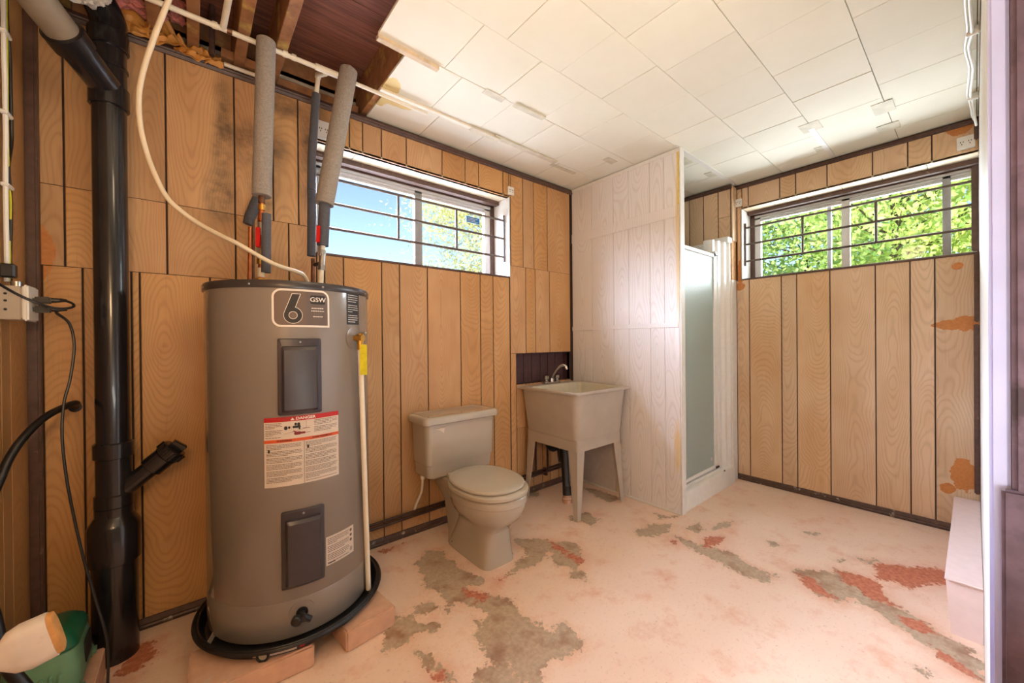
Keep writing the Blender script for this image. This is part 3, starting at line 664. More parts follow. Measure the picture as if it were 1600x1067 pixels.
# ------------------------------------------------------------------ water heater
HX, HY, HR, HZ0, HZ1 = .314, 1.763, .282, .088, 1.309
wh = thing('water_heater', (HX, HY, HZ0), 'tall grey cylindrical electric water heater with charcoal lid standing in black pan', 'water heater')
prof = [(HR-.012, HZ0), (HR-.003, HZ0+.006), (HR, HZ0+.016), (HR, HZ0+.13), (HR-.0015, HZ0+.133), (HR, HZ0+.136), (HR, HZ1-.022)]
B().lathe(prof, (HX, HY, 0), n=96).build('body', 'heater', wh)
B().lathe([(HR+.004, HZ1-.026), (HR+.005, HZ1-.024), (HR+.005, HZ1-.006), (HR+.002, HZ1), (.15, HZ1+.004), (.02, HZ1+.006)], (HX, HY, 0), n=96).build('lid', 'heater_lid', wh)
def cyl(s, z, off=0., a0=0.):
    """point on the tank: s = arc length from angle a0 (degrees), going right in the picture"""
    a = math.radians(a0)+s/HR
    return Vector((HX+(HR+off)*math.cos(a), HY+(HR+off)*math.sin(a), z))
def strip(b, ss, lo, hi, off, a0):
    va = [b.bm.verts.new(cyl(s, z, off, a0)) for s, z in zip(ss, lo)]; vb = [b.bm.verts.new(cyl(s, z, off, a0)) for s, z in zip(ss, hi)]
    for i in range(len(ss)-1): b.bm.faces.new((va[i], va[i+1], vb[i+1], vb[i]))
def rect(b, s0, s1, z0, z1, off, a0, rad=(0, 0, 0, 0), n=10):
    """rounded rectangle on the tank, corner radii bl br tr tl"""
    ss = set(s0+(s1-s0)*k/n for k in range(n+1))
    for r, x0, d in ((max(rad[0], rad[3]), s0, 1), (max(rad[1], rad[2]), s1, -1)):
        if r:
            for k in range(7): ss.add(x0+d*r*(1-math.cos(k*PI/12)))
    ss = sorted(ss); lo = []; hi = []
    for s in ss:
        l, h = z0, z1
        for r, side, w in ((rad[0], 0, 0), (rad[1], 1, 0), (rad[2], 1, 1), (rad[3], 0, 1)):
            t = (s-s0) if side == 0 else (s1-s)
            if r and t < r:
                q = r-math.sqrt(max(0, r*r-(r-t)**2))
                if w == 0: l = max(l, z0+q)
                else: h = min(h, z1-q)
        lo.append(l); hi.append(h)
    strip(b, ss, lo, hi, off, a0)
def text(body, size, weight=0., align='CENTER', wide=1.):
    c = bpy.data.curves.new('lettering', 'FONT'); c.body = body; c.size = size; c.align_x = align; c.align_y = 'CENTER'; c.offset = weight; c.resolution_u = 4
    o = bpy.data.objects.new('lettering', c); COL.objects.link(o); bpy.context.view_layer.update()
    me = bpy.data.meshes.new_from_object(o.evaluated_get(bpy.context.evaluated_depsgraph_get()))
    v = [(p.co.x*wide, p.co.y) for p in me.vertices]; f = [tuple(p.vertices) for p in me.polygons]
    bpy.data.objects.remove(o); bpy.data.meshes.remove(me); bpy.data.curves.remove(c); return v, f
def text_on(name, body, size, s, z, off, a0, mat, parent, weight=0., wide=1.):
    v, f = text(body, size, weight, wide=wide)
    return raw(name, [cyl(s+x, z+y, off, a0) for x, y in v], f, mat, parent)
# --- big emblem label
A6 = -94.4; L6 = thing if 0 else None
w = HR*math.radians(36.4)/2; z0, z1 = 1.151, 1.281
b = B(); rect(b, -w, w, z0, z1, .0008, A6, (.028, 0, .028, .028)); lab = b.build('emblem_label', 'white_ink', wh, recalc=False)
b = B(); rect(b, -w+.0065, w-.0065, z0+.0065, z1-.0065, .0012, A6, (.022, 0, .022, .022)); b.build('emblem_field', 'brown_ink', lab, recalc=False)
b = B(); rect(b, .012, w-.0065, z0+.0065, z1-.0065, .0014, A6, (0, 0, .022, 0)); b.build('emblem_side_field', 'grey_ink', lab, recalc=False)
def six(b, cx, cz, R, r, g, off):
    n = 40; pi_ = []; po = []
    for k in range(n):
        a = 2*PI*k/n
        po.append(b.bm.verts.new(cyl(cx+(R+g)*math.cos(a), cz+(R+g)*math.sin(a), off, A6))); pi_.append(b.bm.verts.new(cyl(cx+(r-g)*math.cos(a), cz+(r-g)*math.sin(a), off, A6)))
    for k in range(n): j = (k+1) % n; b.bm.faces.new((po[k], po[j], pi_[j], pi_[k]))
    a = math.radians(153); lx, lz = cx+(R+g)*math.cos(a), cz+(R+g)*math.sin(a)
    pts = [(lx, lz), (cx-.002-g*.9, cz+.0725+g), (cx+.0215+g*1.6, cz+.0725+g), (cx+.004+g, cz+R-.006)]
    mid = (cx-.012, cz+R*.45)
    v = [b.bm.verts.new(cyl(x, z, off, A6)) for x, z in pts+[mid]]
    b.bm.faces.new((v[0], v[4], v[3], v[2], v[1]))
b = B(); six(b, -.027, 1.1915, .0270, .0132, .0016, .0018); b.build('numeral_outline', 'white_ink', lab, recalc=False)
b = B(); six(b, -.027, 1.1915, .0270, .0132, 0, .0022); b.build('numeral', 'black_ink', lab, recalc=False)
b = B(); rect(b, .026, .074, 1.232, 1.262, .0022, A6, (.004,)*4); b.build('brand_plate', 'black_ink', lab, recalc=False)
text_on('brand_lettering', 'GSW', .022, .0502, 1.247, .0026, A6, 'white_ink', lab, .0003, 1.05)
b = B()
for zz, x0, x1 in ((1.216, .029, .068), (1.2065, .028, .071), (1.187, .034, .066)):
    x = x0
    while x < x1:
        l = random.uniform(.003, .007); rect(b, x, min(x+l, x1), zz, zz+.0028, .0020, A6, n=1); x += l+.0014
b.build('fine_print', 'white_ink', lab, recalc=False, kind='stuff')
# --- access covers
def cover(a0, z0, z1):
    w = HR*math.radians(26.6)/2
    b = B(); n = 8
    def ringp(s0, s1, q0, q1, off, r):
        out = []
        for cs, cz, st in ((s1-r, q1-r, 0), (s0+r, q1-r, 90), (s0+r, q0+r, 180), (s1-r, q0+r, 270)):
            for k in range(5): a = math.radians(st+90*k/4); out.append(cyl(cs+r*math.cos(a), cz+r*math.sin(a), off, a0))
            # intermediate points so the cover follows the tank
            if st in (0, 180):
                e0, e1 = (s1-r, s0+r) if st == 0 else (s0+r, s1-r); zz = q1 if st == 0 else q0
                for k in range(1, 6): out.append(cyl(e0+(e1-e0)*k/6, zz, off, a0))
        return out
    R = [ringp(-w, w, z0, z1, .0005, .006), ringp(-w, w, z0, z1, .006, .006), ringp(-w+.002, w-.002, z0+.002, z1-.002, .008, .006),
         ringp(-w+.012, w-.012, z0+.010, z1-.026, .009, .006), ringp(-w+.015, w-.015, z0+.013, z1-.029, .020, .006), ringp(-w+.021, w-.021, z0+.019, z1-.040, .026, .006)]
    b.rings(R, False, False)
    # front face as strips
    ss = [-w+.021+(2*w-.042)*k/8 for k in range(9)]
    strip(b, ss, [z0+.019]*9, [z1-.040]*9, .026, a0)
    c = b.build('access_cover', 'cover', wh)
    p = cyl(0, z1-.012, .009, a0); B().lathe([(.004, 0), (.004, .002), (.002, .0035)], p, p-Vector((HX, HY, p.z)), 10).build('screw', 'steel', c)
cover(-96.0, .853, 1.112); cover(-95.0, .264, .526)
# --- danger label
AD = -94.0; w = HR*math.radians(48)/2; z0, z1 = .613, .847
b = B(); rect(b, -w, w, z0, z1, .0008, AD, n=14); dl = b.build('warning_label', 'paper', wh, recalc=False)
b = B(); rect(b, -w, w, z1-.016, z1, .0012, AD, n=14); b.build('danger_band', 'red_ink', dl, recalc=False)
text_on('danger_lettering', 'DANGER', .0125, .006, z1-.0082, .0018, AD, 'white_ink', dl, .0004, 1.2)
b = B(); v = [b.bm.verts.new(cyl(x, z, .0018, AD)) for x, z in ((-.040, z1-.0125), (-.028, z1-.0125), (-.034, z1-.0035))]; b.bm.faces.new(v); b.build('alert_mark', 'white_ink', dl, recalc=False)
b = B(); rect(b, -w, w, z1-.086, z1-.075, .0012, AD, n=14); b.build('warning_band', 'orange_ink', dl, recalc=False)
text_on('warning_lettering', 'WARNING', .0085, -w*.5, z1-.0805, .0018, AD, 'black_ink', dl, .0002, 1.1)
text_on('warning_lettering', 'AVERTISSEMENT', .0085, w*.5, z1-.0805, .0018, AD, 'black_ink', dl, .0002, 1.1)
b = B(); rect(b, -.0006, .0006, z0, z1-.086, .0012, AD, n=1); b.build('divider', 'black_ink', dl, recalc=False)
b = B()
def lines(x0, x1, q0, q1, step, h):
    z = q1; k = 0
    while z > q0:
        end = x1-(random.uniform(.2, .6)*(x1-x0) if k % 4 == 3 else random.uniform(0, .006)); x = x0
        while x < end:
            l = random.uniform(.004, .011); rect(b, x, min(x+l, end), z-h, z, .0013, AD, n=1); x += l+.0012
        z -= step*(1.7 if k % 4 == 3 else 1); k += 1
lines(-w+.004, -w+.055, z1-.072, z1-.020, .0050, .0018); lines(.032, w-.004, z1-.066, z1-.020, .0050, .0018)
lines(-w+.006, -.004, z0+.012, z1-.092, .0047, .0018); lines(.004, w-.006, z0+.008, z1-.092, .0047, .0018)
b.build('warning_text', 'grey_ink', dl, recalc=False, kind='stuff')
b = B()
for x, z, r in ((-.054, z1-.038, .0062), (-.044, z1-.037, .004), (-.025, z1-.027, .0045), (-.016, z1-.028, .0055)): rect(b, x-r*.8, x+r*.8, z-r, z+r, .0016, AD, (r*.7,)*4, n=4)
rect(b, -.034, -.010, z1-.040, z1-.032, .0016, AD, (.003,)*4, n=4); rect(b, -.016, -.011, z1-.046, z1-.036, .0016, AD, n=2)
for x, zz in ((-w+.014, z1-.112), (.012, z1-.108)): rect(b, x-.003, x+.003, zz-.006, zz+.005, .0016, AD, (.0025,)*4, n=4)
b.build('tap_pictogram', 'black_ink', dl, recalc=False, kind='stuff')
b = B(); rect(b, -.030, -.008, z1-.064, z1-.053, .0016, AD, (.005,)*4, n=5); rect(b, -.010, .004, z1-.062, z1-.055, .0016, AD, (.002,)*4, n=4)
for k in range(3): rect(b, -.033+.004*k, -.026+.003*k, z1-.052-.003*k, z1-.049-.003*k, .0016, AD, n=1)
rect(b, -.004, .018, z1-.044, z1-.0425, .0016, AD, n=2); rect(b, .002, .02, z1-.060, z1-.0585, .0016, AD, n=2)
b.build('hand_pictogram', 'dred_ink', dl, recalc=False)
b = B()
for k in range(12):
    rect(b, -.060+.0055*k, -.0545+.0055*k, z1-.058+.0012*k, z1-.0572+.0012*k, .0015, AD, n=1)
rect(b, .0065, .0072, z1-.046, z1-.018, .0015, AD, n=1)
b.build('sink_outline', 'grey_ink', dl, recalc=False)
# --- rating plate and black sticker
AR = -68.5; w = HR*math.radians(23.6)/2; z0, z1 = .297, .400
b = B(); rect(b, -w, w, z0, z1, .0008, AR); rp = b.build('rating_label', 'paper', wh, recalc=False)
b = B(); AD_ = AD; AD = AR
lines(-w+.005, w-.022, z0+.010, z1-.008, .0060, .0024); rect(b, -w+.006, -w+.034, z0+.005, z0+.010, .0014, AR, n=2)
for k in range(3): r = .0055; rect(b, w-.015-r, w-.015+r, z1-.014-k*.018-r, z1-.014-k*.018+r, .0014, AR, (r*.95,)*4, n=4)
for i in range(5): rect(b, w-.020, w-.008, z0+.012+i*.003, z0+.0135+i*.003, .0014, AR, n=1)
b.build('rating_text', 'grey_ink', rp, recalc=False, kind='stuff'); AD = AD_
AB = -54.0; w = HR*math.radians(14.5)/2; z0, z1 = 1.165, 1.286
b = B(); rect(b, -w, w, z0, z1, .0008, AB); bs = b.build('black_sticker', 'black_ink', wh, recalc=False)
b = B(); AD = AB; lines(-w+.006, w-.006, z0+.006, z1-.008, .0082, .0022); AD = AD_
b.build('sticker_text', 'white_ink', bs, recalc=False, kind='stuff')
# --- relief valve, its yellow tag and the discharge pipe
ar = math.radians(-53.5); nr = Vector((math.cos(ar), math.sin(ar), 0)); tr_ = Vector((-nr.y, nr.x, 0)); pr = Vector((HX, HY, 1.113))+nr*(HR-.0005)
B().lathe([(.044, -.002), (.044, .001), (.030, .003), (.012, .0035)], pr, nr, 32).build('valve_rosette', 'heater', wh)
rv = B().tube([pr, pr+nr*.026], .010, 14).tube([pr+nr*.012, pr+nr*.040], [.015, .015], 6).tube([pr+nr*.028, pr+nr*.028-Vector((0, 0, .045))], .012, 14).tube([pr+nr*.028, pr+nr*.028+Vector((0, 0, .018))], [.012, .007], 12).build('relief_valve', 'brass', wh)
B().obox(pr+nr*.040+Vector((0, 0, .020)), nr, (0, 0, 1), .014, .003, .005, .001).build('valve_lever', 'steel', rv)
rd = ray(568, 562); q_ = Vector((rd.x, rd.y)); w_ = Vector((-HX, -HY)); A_, B_, C_ = q_.dot(q_), 2*q_.dot(w_), w_.dot(w_)-(HR+.046)**2
tg = CAM+rd*((-B_-math.sqrt(max(0, B_*B_-4*A_*C_)))/(2*A_)); B().obox(tg, (0, 0, 1), _r, .058, .0135, .0008).build('yellow_tag', 'yellow', rv, smooth=False)
px = pr+nr*.028
pe = onz(573, 940, .10); v_ = Vector((pe.x-HX, pe.y-HY)); 
ae = math.radians(-40); pe = Vector((HX+(HR+.013)*math.cos(ae), HY+(HR+.013)*math.sin(ae), .097))
B().tube([px-Vector((0, 0, .04)), pe], .0100, 14).build('discharge_pipe', 'pvc', wh)
# --- drain valve
ad = math.radians(-96.5); nd = Vector((math.cos(ad), math.sin(ad), 0)); td = Vector((-nd.y, nd.x, 0)); pd = Vector((HX, HY, .172))+nd*HR
B().lathe([(.040, -.002), (.040, .0015), (.024, .003), (.010, .0032)], pd, nd, 32).build('drain_rosette', 'heater', wh)
B().lathe([(.019, .002), (.019, .006)], pd, nd, 20).tube([pd, pd+nd*.045], .010, 12).lathe([(.014, .03), (.016, .032), (.016, .046), (.012, .05)], pd-td*.010, nd-td*.25, 12).tube([pd+nd*.028, pd+nd*.030+td*.024-Vector((0, 0, .016))], [.011, .010], 10).build('drain_valve', 'blackp', wh)
for k in range(8):
    a = math.radians(-126+45*k); n_ = Vector((math.cos(a), math.sin(a), 0)); p = Vector((HX, HY, HZ1-.015))+n_*(HR+.004)
    B().lathe([(.004, 0), (.004, .002), (.002, .0035)], p, n_, 10).build('lid_screw', 'steel', wh)
# --- pan
pn = thing('drain_pan', (.31, 1.738, .076), 'round black plastic drain pan under the grey water heater', 'drain pan')
b = B(); R = []
for r, z in ((.285, .0765), (.297, .077), (.306, .10), (.311, .111), (.318, .113), (.322, .108), (.3225, .104), (.316, .104), (.308, .112), (.302, .111), (.296, .096), (.285, .082), (.2, .0805), (.01, .0805)):
    R.append([Vector((.31+r*math.cos(2*PI*k/80), min(1.738+r*math.sin(2*PI*k/80), 2.032+(z-.1)*.05), z)) for k in range(80)])
b.rings(R); b.build('pan', 'blackp', pn)
a = math.radians(-118)
for a_, w_, mt, nm in ((-112, .42, 'paper', 'pan_label'), (-97, .05, 'red_ink', 'pan_label_mark')):
    b = B(); A_ = math.radians(a_); ss = [A_+w_*(k/8-.5) for k in range(9)]
    b.rings([[Vector((.31+r*math.cos(s), 1.738+r*math.sin(s), z)) for s in ss] for r, z in (((.3025, .084), (.3075, .101)) if nm == 'pan_label' else ((.3035, .0845), (.3085, .101)))], closed=False)
    b.build(nm, mt, pn, recalc=False)
a = math.radians(-118); c = Vector((.31+.306*math.cos(a), 1.738+.306*math.sin(a), .092)); n_ = Vector((math.cos(a), math.sin(a), .1))
b = B()
b.lathe([(.013, -.003), (.019, -.003), (.019, .006), (.013, .006), (.013, -.003)], c, n_, 20, False, False); b.build('drain_ring', 'blackp', pn)
B().lathe([(.013, .001), (.001, .001)], c, n_, 20).build('drain_plug', 'pvc', pn)
B().obox((.31-.27, 1.66, .094), (.35, .9, 0), (0, 0, 1), .05, .012, .001).build('pan_sticker', 'paper', pn, smooth=False)
# --- blocks under the pan
def block(x0, x1, y0, y1, z1, label, rot=0):
    t = thing('concrete_block', ((x0+x1)/2, (y0+y1)/2, 0), label, 'concrete block')
    c = Vector(((x0+x1)/2, (y0+y1)/2, z1/2)); ax = (math.cos(rot), math.sin(rot), 0)
    B().obox(c, ax, (-ax[1], ax[0], 0), (x1-x0)/2, (y1-y0)/2, z1/2, .006, 2).build('block', 'block', t)
block(.385, .575, 1.425, 1.80, .076, 'pinkish painted concrete block under right side of black drain pan', .12)
block(-.02, .315, 1.44, 1.66, .076, 'pinkish painted concrete block under front left of black drain pan', -.05)

# ------------------------------------------------------------------ pipes above the heater
def at(u, v, y): return ony(u, v, y)
t = thing('insulated_pipe', (.20, 1.74, HZ1), 'left thick grey foam covered water pipe rising from the heater, red lever valve', 'pipe')
pt, pb, p0 = at(416, 64, 1.74), at(409, 306, 1.73), at(408, 437, 1.73)
p0.z = HZ1+.004
d = (pt-pb).normalized(); ax = (pb-p0).normalized()
B().tube([p0+Vector((0, 0, .03)), pb+d*.03], .0085, 12).build('copper_pipe', 'copper', t)
B().tube([pb-d*.002, pb, pt-d*.002, pt], [.030, .0325, .0325, .030], 28).build('foam_sleeve', 'foam', t)
B().tube([p0, p0+Vector((0, 0, .028))], .020, 6).build('hex_nut', 'brass', t)
def P(f): return p0+(pb-p0)*f
for f0, f1, r, m in ((.56, .70, .013, 'steel'), (.72, .80, .013, 'copper'), (.84, .90, .0125, 'brass'), (.92, 1.0, .0115, 'oldcopper'), (.10, .20, .0115, 'pvc')):
    B().tube([P(f0), P(f1)], r, 14).build('fitting', m, t)
bv = B().tube([P(.30), P(.36)], .012, 12).tube([P(.24), P(.30)], .015, 6).tube([P(.40), P(.36)], .014, 6).build('ball_valve', 'brass', t)
hd = Vector((-_r.x*.1-_f.x, -_r.y*.1-_f.y, 0)).normalized()
B().obox(P(.53)+hd*.018, ax, _r, .038, .0095, .003, .003, 2).build('lever_grip', 'red', bv, label='red lever grip')
B().obox(P(.36)+hd*.015, ax, _r, .018, .007, .0015).build('lever', 'steel', bv)
B().tube([P(.15)+_r*.018-_f*.0, P(.80)+_r*.018], .016, 14).build('small_foam_sleeve', 'darkfoam', t)
B().tube([P(.17)-_r*.012+_f*.03, P(.74)-_r*.010+_f*.03], .014, 14).build('small_foam_sleeve', 'darkfoam', t)
t2 = thing('insulated_pipe', (.43, 1.76, HZ1), 'right thick grey foam covered water pipe leaning beside the window, red lever valve', 'pipe')
p0, pb, pt = at(501, 440, 1.76), at(507, 319, 1.76), at(545, 110, 1.76); p0.z = HZ1+.004
d = (pt-pb).normalized(); ax = (pb-p0).normalized()
B().tube([p0+Vector((0, 0, .03)), pb+d*.03], .010, 12).build('white_pipe', 'pvc', t2)
B().tube([pb-d*.002, pb, pt-d*.002, pt], [.034, .0365, .0365, .034], 28).build('foam_sleeve', 'foam', t2)
B().tube([pt-d*.01, pt+d*.02], .012, 12).build('copper_end', 'copper', t2)
B().tube([p0, p0+Vector((0, 0, .026))], .020, 6).build('hex_nut', 'brass', t2)
B().tube([P(.52), pb+d*.01], .0225, 20).build('blue_grey_foam_sleeve', 'darkfoam', t2)
bv = B().tube([P(.28), P(.42)], .013, 12).tube([P(.24), P(.30)], .015, 6).tube([P(.42), P(.47)], .014, 6).build('ball_valve', 'steel', t2)
B().obox(P(.63)+hd*.034, ax, _r, .036, .009, .003, .003, 2).build('lever_grip', 'red', bv, label='red lever grip')
B().obox(P(.45)+hd*.022, ax, _r, .02, .006, .0015).build('lever', 'steel', bv)
B().tube([P(.32), P(.32)-_r*.045+_f*.03], .009, 10).build('side_port', 'blackp', t2)
t3 = thing('foam_pipe', (.40, 1.89, HZ1), 'slim dark grey foam covered pipe between the two thick foam pipes', 'pipe')
Y3 = 1.895
B().tube([at(489, 447, Y3), at(489, 404, Y3)], .0085, 12).build('lower_pipe', 'oldcopper', t3)
B().tube([at(486.5, 400, Y3), at(487, 312, Y3), at(486.5, 298, Y3)], .0175, 20).build('lower_foam_sleeve', 'darkfoam', t3)
B().tube([at(486.5, 297, Y3), at(487, 250, Y3), at(494, 147, Y3)], .0170, 20).build('foam_sleeve', 'darkfoam', t3)
q = at(497, 122, Y3); B().tube([at(494, 147, Y3), q], .0095, 12).build('white_pipe', 'pvc', t3)
e3 = Vector((.455, 1.79, 2.262)); B().tube(spline([q, q+Vector((0, -.005, .012)), e3], 5), .0125, 12).build('elbow', 'pvc', t3)
t4 = thing('copper_pipe', (.15, 1.98, 1.3), 'thin copper pipe stub with dark foam end behind left foam pipe', 'pipe')
Y4 = 1.99
B().tube([at(389, 460, Y4), at(391, 355, Y4)], .007, 10).build('pipe', 'copper', t4); B().tube([at(396, 460, Y4), at(396, 345, Y4)], .005, 10).build('thin_pipe', 'oldcopper', t4)
B().tube([at(387, 350, Y4), at(391, 338, Y4), at(402, 312, Y4), at(404, 306, Y4)], [.018, .021, .021, .02], 16).build('foam_sleeve', 'darkfoam', t4)
# white supply line below the joists
t5 = thing('supply_pipe', (.2, 1.77, 2.25), 'long thin white plastic pipe hanging under the open joists', 'pipe')
Yp = 1.775; zp = 2.262
B().tube([(-.42, Yp, zp), (.43, Yp, zp-.002)], .0095, 12).tube([(.43, Yp, zp-.002), (.93, Yp+.005, zp-.004)], .0085, 12).build('pipe', 'pvc', t5)
for x in (.075, .118, .30, .33): B().tube([(x-.008, Yp, zp), (x+.008, Yp, zp)], .0125, 12).build('coupling', 'oldcopper' if x in (.118,) else 'pvc', t5)
B().tube([(.41, Yp, zp), (.50, Yp, zp)], .0135, 12).build('tee', 'pvc', t5)
B().tube([(.098, Yp, zp), (.10, Yp-.02, zp+.004), (.115, 1.45, zp+.02)], .0105, 12).build('branch_pipe', 'pvc', t5)
t6 = thing('iron_pipe', (.085, 2.03, 2.26), 'rusty thin vertical pipe at the wall top left of foam pipes', 'pipe')
q = at(331, 86, 2.01); B().tube([q, q+Vector((.003, -.0, .22))], .010, 10).build('pipe', 'iron', t6)
t7 = thing('wall_top_pipe', (.2, 2.03, 2.3), 'short white pipe lying along top of wall behind left foam pipe', 'pipe')
B().tube([at(350, 100, 2.025), at(400, 118, 2.025)], .008, 10).build('pipe', 'pvc', t7)
t8 = thing('timber_offcut', (.2, 2.04, 2.3), 'orange timber offcut on wall top behind left foam pipe', 'timber')
q0, q1 = at(345, 82, 2.035), at(408, 108, 2.035); B().obox((q0+q1)/2, q1-q0, (0, 0, 1), (q1-q0).length/2, .018, .01, .002).build('timber', 'joist', t8, smooth=False)
# white cable to the heater
cab = [at(268, -12, 1.60), at(240, 60, 1.66), at(224, 110, 1.70), at(217, 150, 1.72), at(219, 195, 1.74), at(228, 235, 1.75), at(243, 275, 1.75), at(262, 310, 1.75), at(290, 335, 1.75), at(315, 352, 1.74), at(345, 368, 1.70), at(370, 380, 1.68), at(425, 411, 1.67), at(462, 424, 1.69), at(476, 432, 1.71), Vector((.375, 1.745, HZ1+.006))]
t9 = thing('power_cable', (.375, 1.745, HZ1), 'thick cream power cable curving from the open joists to the heater lid', 'cable')
B().tube(spline(cab, 6), .0078, 12).build('cable', 'cream', t9)
B().lathe([(.017, -.006), (.017, .004), (.012, .006), (.012, .016), (.009, .018)], (.375, 1.745, HZ1+.006), (0, 0, 1), 20).build('cable_clamp', 'steel', t9)

# ------------------------------------------------------------------ soil stack
SX, SY, SR = -.216, 1.94, .0445
st = thing('soil_stack', (SX, SY, 0), 'tall glossy black plastic drain stack left of the water heater', 'drain pipe')
B().tube([(SX, SY, .72), (SX, SY, 1.99)], SR, 40).build('pipe', 'abs', st)
def hub(z0, z1, r, nm='hub'): B().lathe([(r-.004, z0), (r, z0+.003), (r, z1-.004), (r-.004, z1)], (SX, SY, 0), n=40).build(nm, 'abs', st)
hub(1.925, 2.0, SR+.008); hub(.70, .755, SR+.008); hub(.53, .575, SR+.007); hub(.49, .533, SR+.006)
B().lathe([(SR+.002, .52), (SR+.002, .72)], (SX, SY, 0), n=40).build('wye_body', 'abs', st)
B().lathe([(SR+.006, .50), (SR+.020, .475), (SR+.024, .465), (SR+.024, .34), (SR+.016, .335), (SR+.016, .0)], (SX, SY, 0), n=40).build('lower_pipe', 'abs', st)
# cleanout branch
c0 = Vector((SX, SY, .56)); dirb = Vector((.80, -.16, .72)).normalized()
B().tube([c0+dirb*.03, c0+dirb*.155], .030, 28).build('cleanout_branch', 'abs', st)
B().lathe([(.034, .13), (.038, .133), (.038, .185), (.034, .188)], c0, dirb, 28).build('cleanout_collar', 'abs', st)
cp = B().lathe([(.034, .186), (.041, .189), (.041, .222), (.036, .226)], c0, dirb, 28)
for k in range(10):
    u_ = dirb.orthogonal().normalized(); w_ = dirb.cross(u_); a = 2*PI*k/10; q = c0+dirb*.206+(u_*math.cos(a)+w_*math.sin(a))*.041
    cp.obox(q, dirb, w_, .014, .004, .004, .001)
cp.obox(c0+dirb*.236, (1, 0.2, -.9), dirb, .024, .012, .009, .002).build('cleanout_cap', 'abs', st)
# upper wye towards the camera-left, elbow above
c1 = Vector((SX, SY, 2.0)); p1, p2 = at(160, 150, 1.90), at(62, 8, 1.60)
ub = [at(163, 132, 1.92), at(106, 60, 1.79)]
db = (ub[1]-ub[0]).normalized()
B().tube([ub[0], ub[1]], SR+.001, 32).build('wye_branch', 'abs', st)
B().lathe([(SR+.004, 0), (SR+.009, .003), (SR+.009, .052), (SR+.004, .055)], ub[1]-db*.03, db, 32).build('branch_hub', 'abs', st)
gp = thing('waste_pipe', tuple(ub[1]), 'grey brown plastic waste pipe slanting down into the black stack', 'drain pipe')
B().tube([ub[1]+db*.01, ub[1]+db*.62], SR-.001, 32).build('pipe', 'greypipe', gp)
B().tube([(SX, SY, 1.98), (SX, SY, 2.17)], SR+.002, 32).build('upper_pipe', 'abs', st)
hub(2.13, 2.19, SR+.009); hub(2.06, 2.075, SR+.006)
el = spline([(SX, SY, 2.17), (SX, SY, 2.23), (SX-.025, SY-.02, 2.285), (SX-.08, SY-.06, 2.33), (SX-.16, SY-.12, 2.36)], 6)
B().tube(el, SR+.004, 32).build('elbow', 'abs', st)

# ------------------------------------------------------------------ insulation stuff in the open ceiling
def lumps(name, pts, mat, label, cat, seed):
    random.seed(seed); b = B()
    for c, r in pts:
        v = bmesh.ops.create_icosphere(b.bm, subdivisions=3, radius=1)['verts']
        sx = [r*random.uniform(.8, 1.3), r*random.uniform(.6, 1.), r*random.uniform(.6, .9)]; off = Vector((random.random()*9,)*3)
        for q in v:
            k = 1+.55*mnoise.noise(q.co*2.2+off)+.25*mnoise.noise(q.co*6+off); q.co = Vector((q.co[i]*sx[i]*k+c[i] for i in range(3)))
    o = b.build(name, mat, None, kind='stuff'); return tag(o, label, cat)
lumps('pink_insulation', [(at(200, 8, 2.02), .05), (at(222, 14, 2.03), .045), (at(248, 22, 2.03), .03), (at(185, -8, 1.98), .05), (at(278, 27, 2.04), .028), (at(275, 8, 2.03), .03)], 'pink', 'fluffy pink insulation between joists above the black stack', 'insulation', 3)
lumps('grey_insulation', [(at(135, -3, 1.83), .024), (at(152, -6, 1.83), .026), (at(118, -12, 1.83), .03), (at(155, 4, 1.82), .012)], 'fluff', 'pale grey fluffy insulation beside the black elbow', 'insulation', 5)
def crumple(name, corners, mat, label, seed, amp=.02, n=14):
    random.seed(seed); off = Vector((random.random()*9,)*3); b = B(); a, c, d, e = [Vector(q) for q in corners]
    vs = [[None]*n for _ in range(n)]; nrm = (c-a).cross(e-a).normalized()
    for i in range(n):
        for j in range(n):
            u_, v_ = i/(n-1), j/(n-1); p = (a*(1-u_)+c*u_)*(1-v_)+(e*(1-u_)+d*u_)*v_
            p += nrm*(amp*2.2*abs(mnoise.noise(p*22+off))+amp*.6*mnoise.noise(p*60+off))
            vs[i][j] = b.bm.verts.new(p)
    for i in range(n-1):
        for j in range(n-1): b.bm.faces.new((vs[i][j], vs[i+1][j], vs[i+1][j+1], vs[i][j+1]))
    o = b.build(name, mat, None, recalc=False); md = o.modifiers.new('thickness', 'SOLIDIFY'); md.thickness = .0015
    return tag(o, label, 'insulation facing')
crumple('kraft_paper', [at(183, 12, 1.99), at(236, 22, 1.99), at(232, 58, 1.96), at(184, 46, 1.97)], 'kraft', 'orange kraft paper facing right of the black elbow', 1)
crumple('kraft_paper', [at(228, 26, 2.02), at(262, 30, 2.02), at(296, 72, 1.99), at(232, 58, 1.97)], 'kraft', 'orange kraft paper roll behind the cream cable at wall top', 2, .025)
crumple('kraft_paper', [at(270, 72, 2.02), at(320, 70, 2.02), at(330, 92, 2.0), at(290, 86, 1.99)], 'kraft', 'crumpled orange kraft paper left of the rusty vertical pipe', 3)
crumple('kraft_paper', [at(322, 84, 2.02), at(345, 84, 2.03), at(350, 102, 2.01), at(320, 97, 2.0)], 'kraft', 'crumpled orange kraft paper under the rusty vertical pipe', 4, .015)

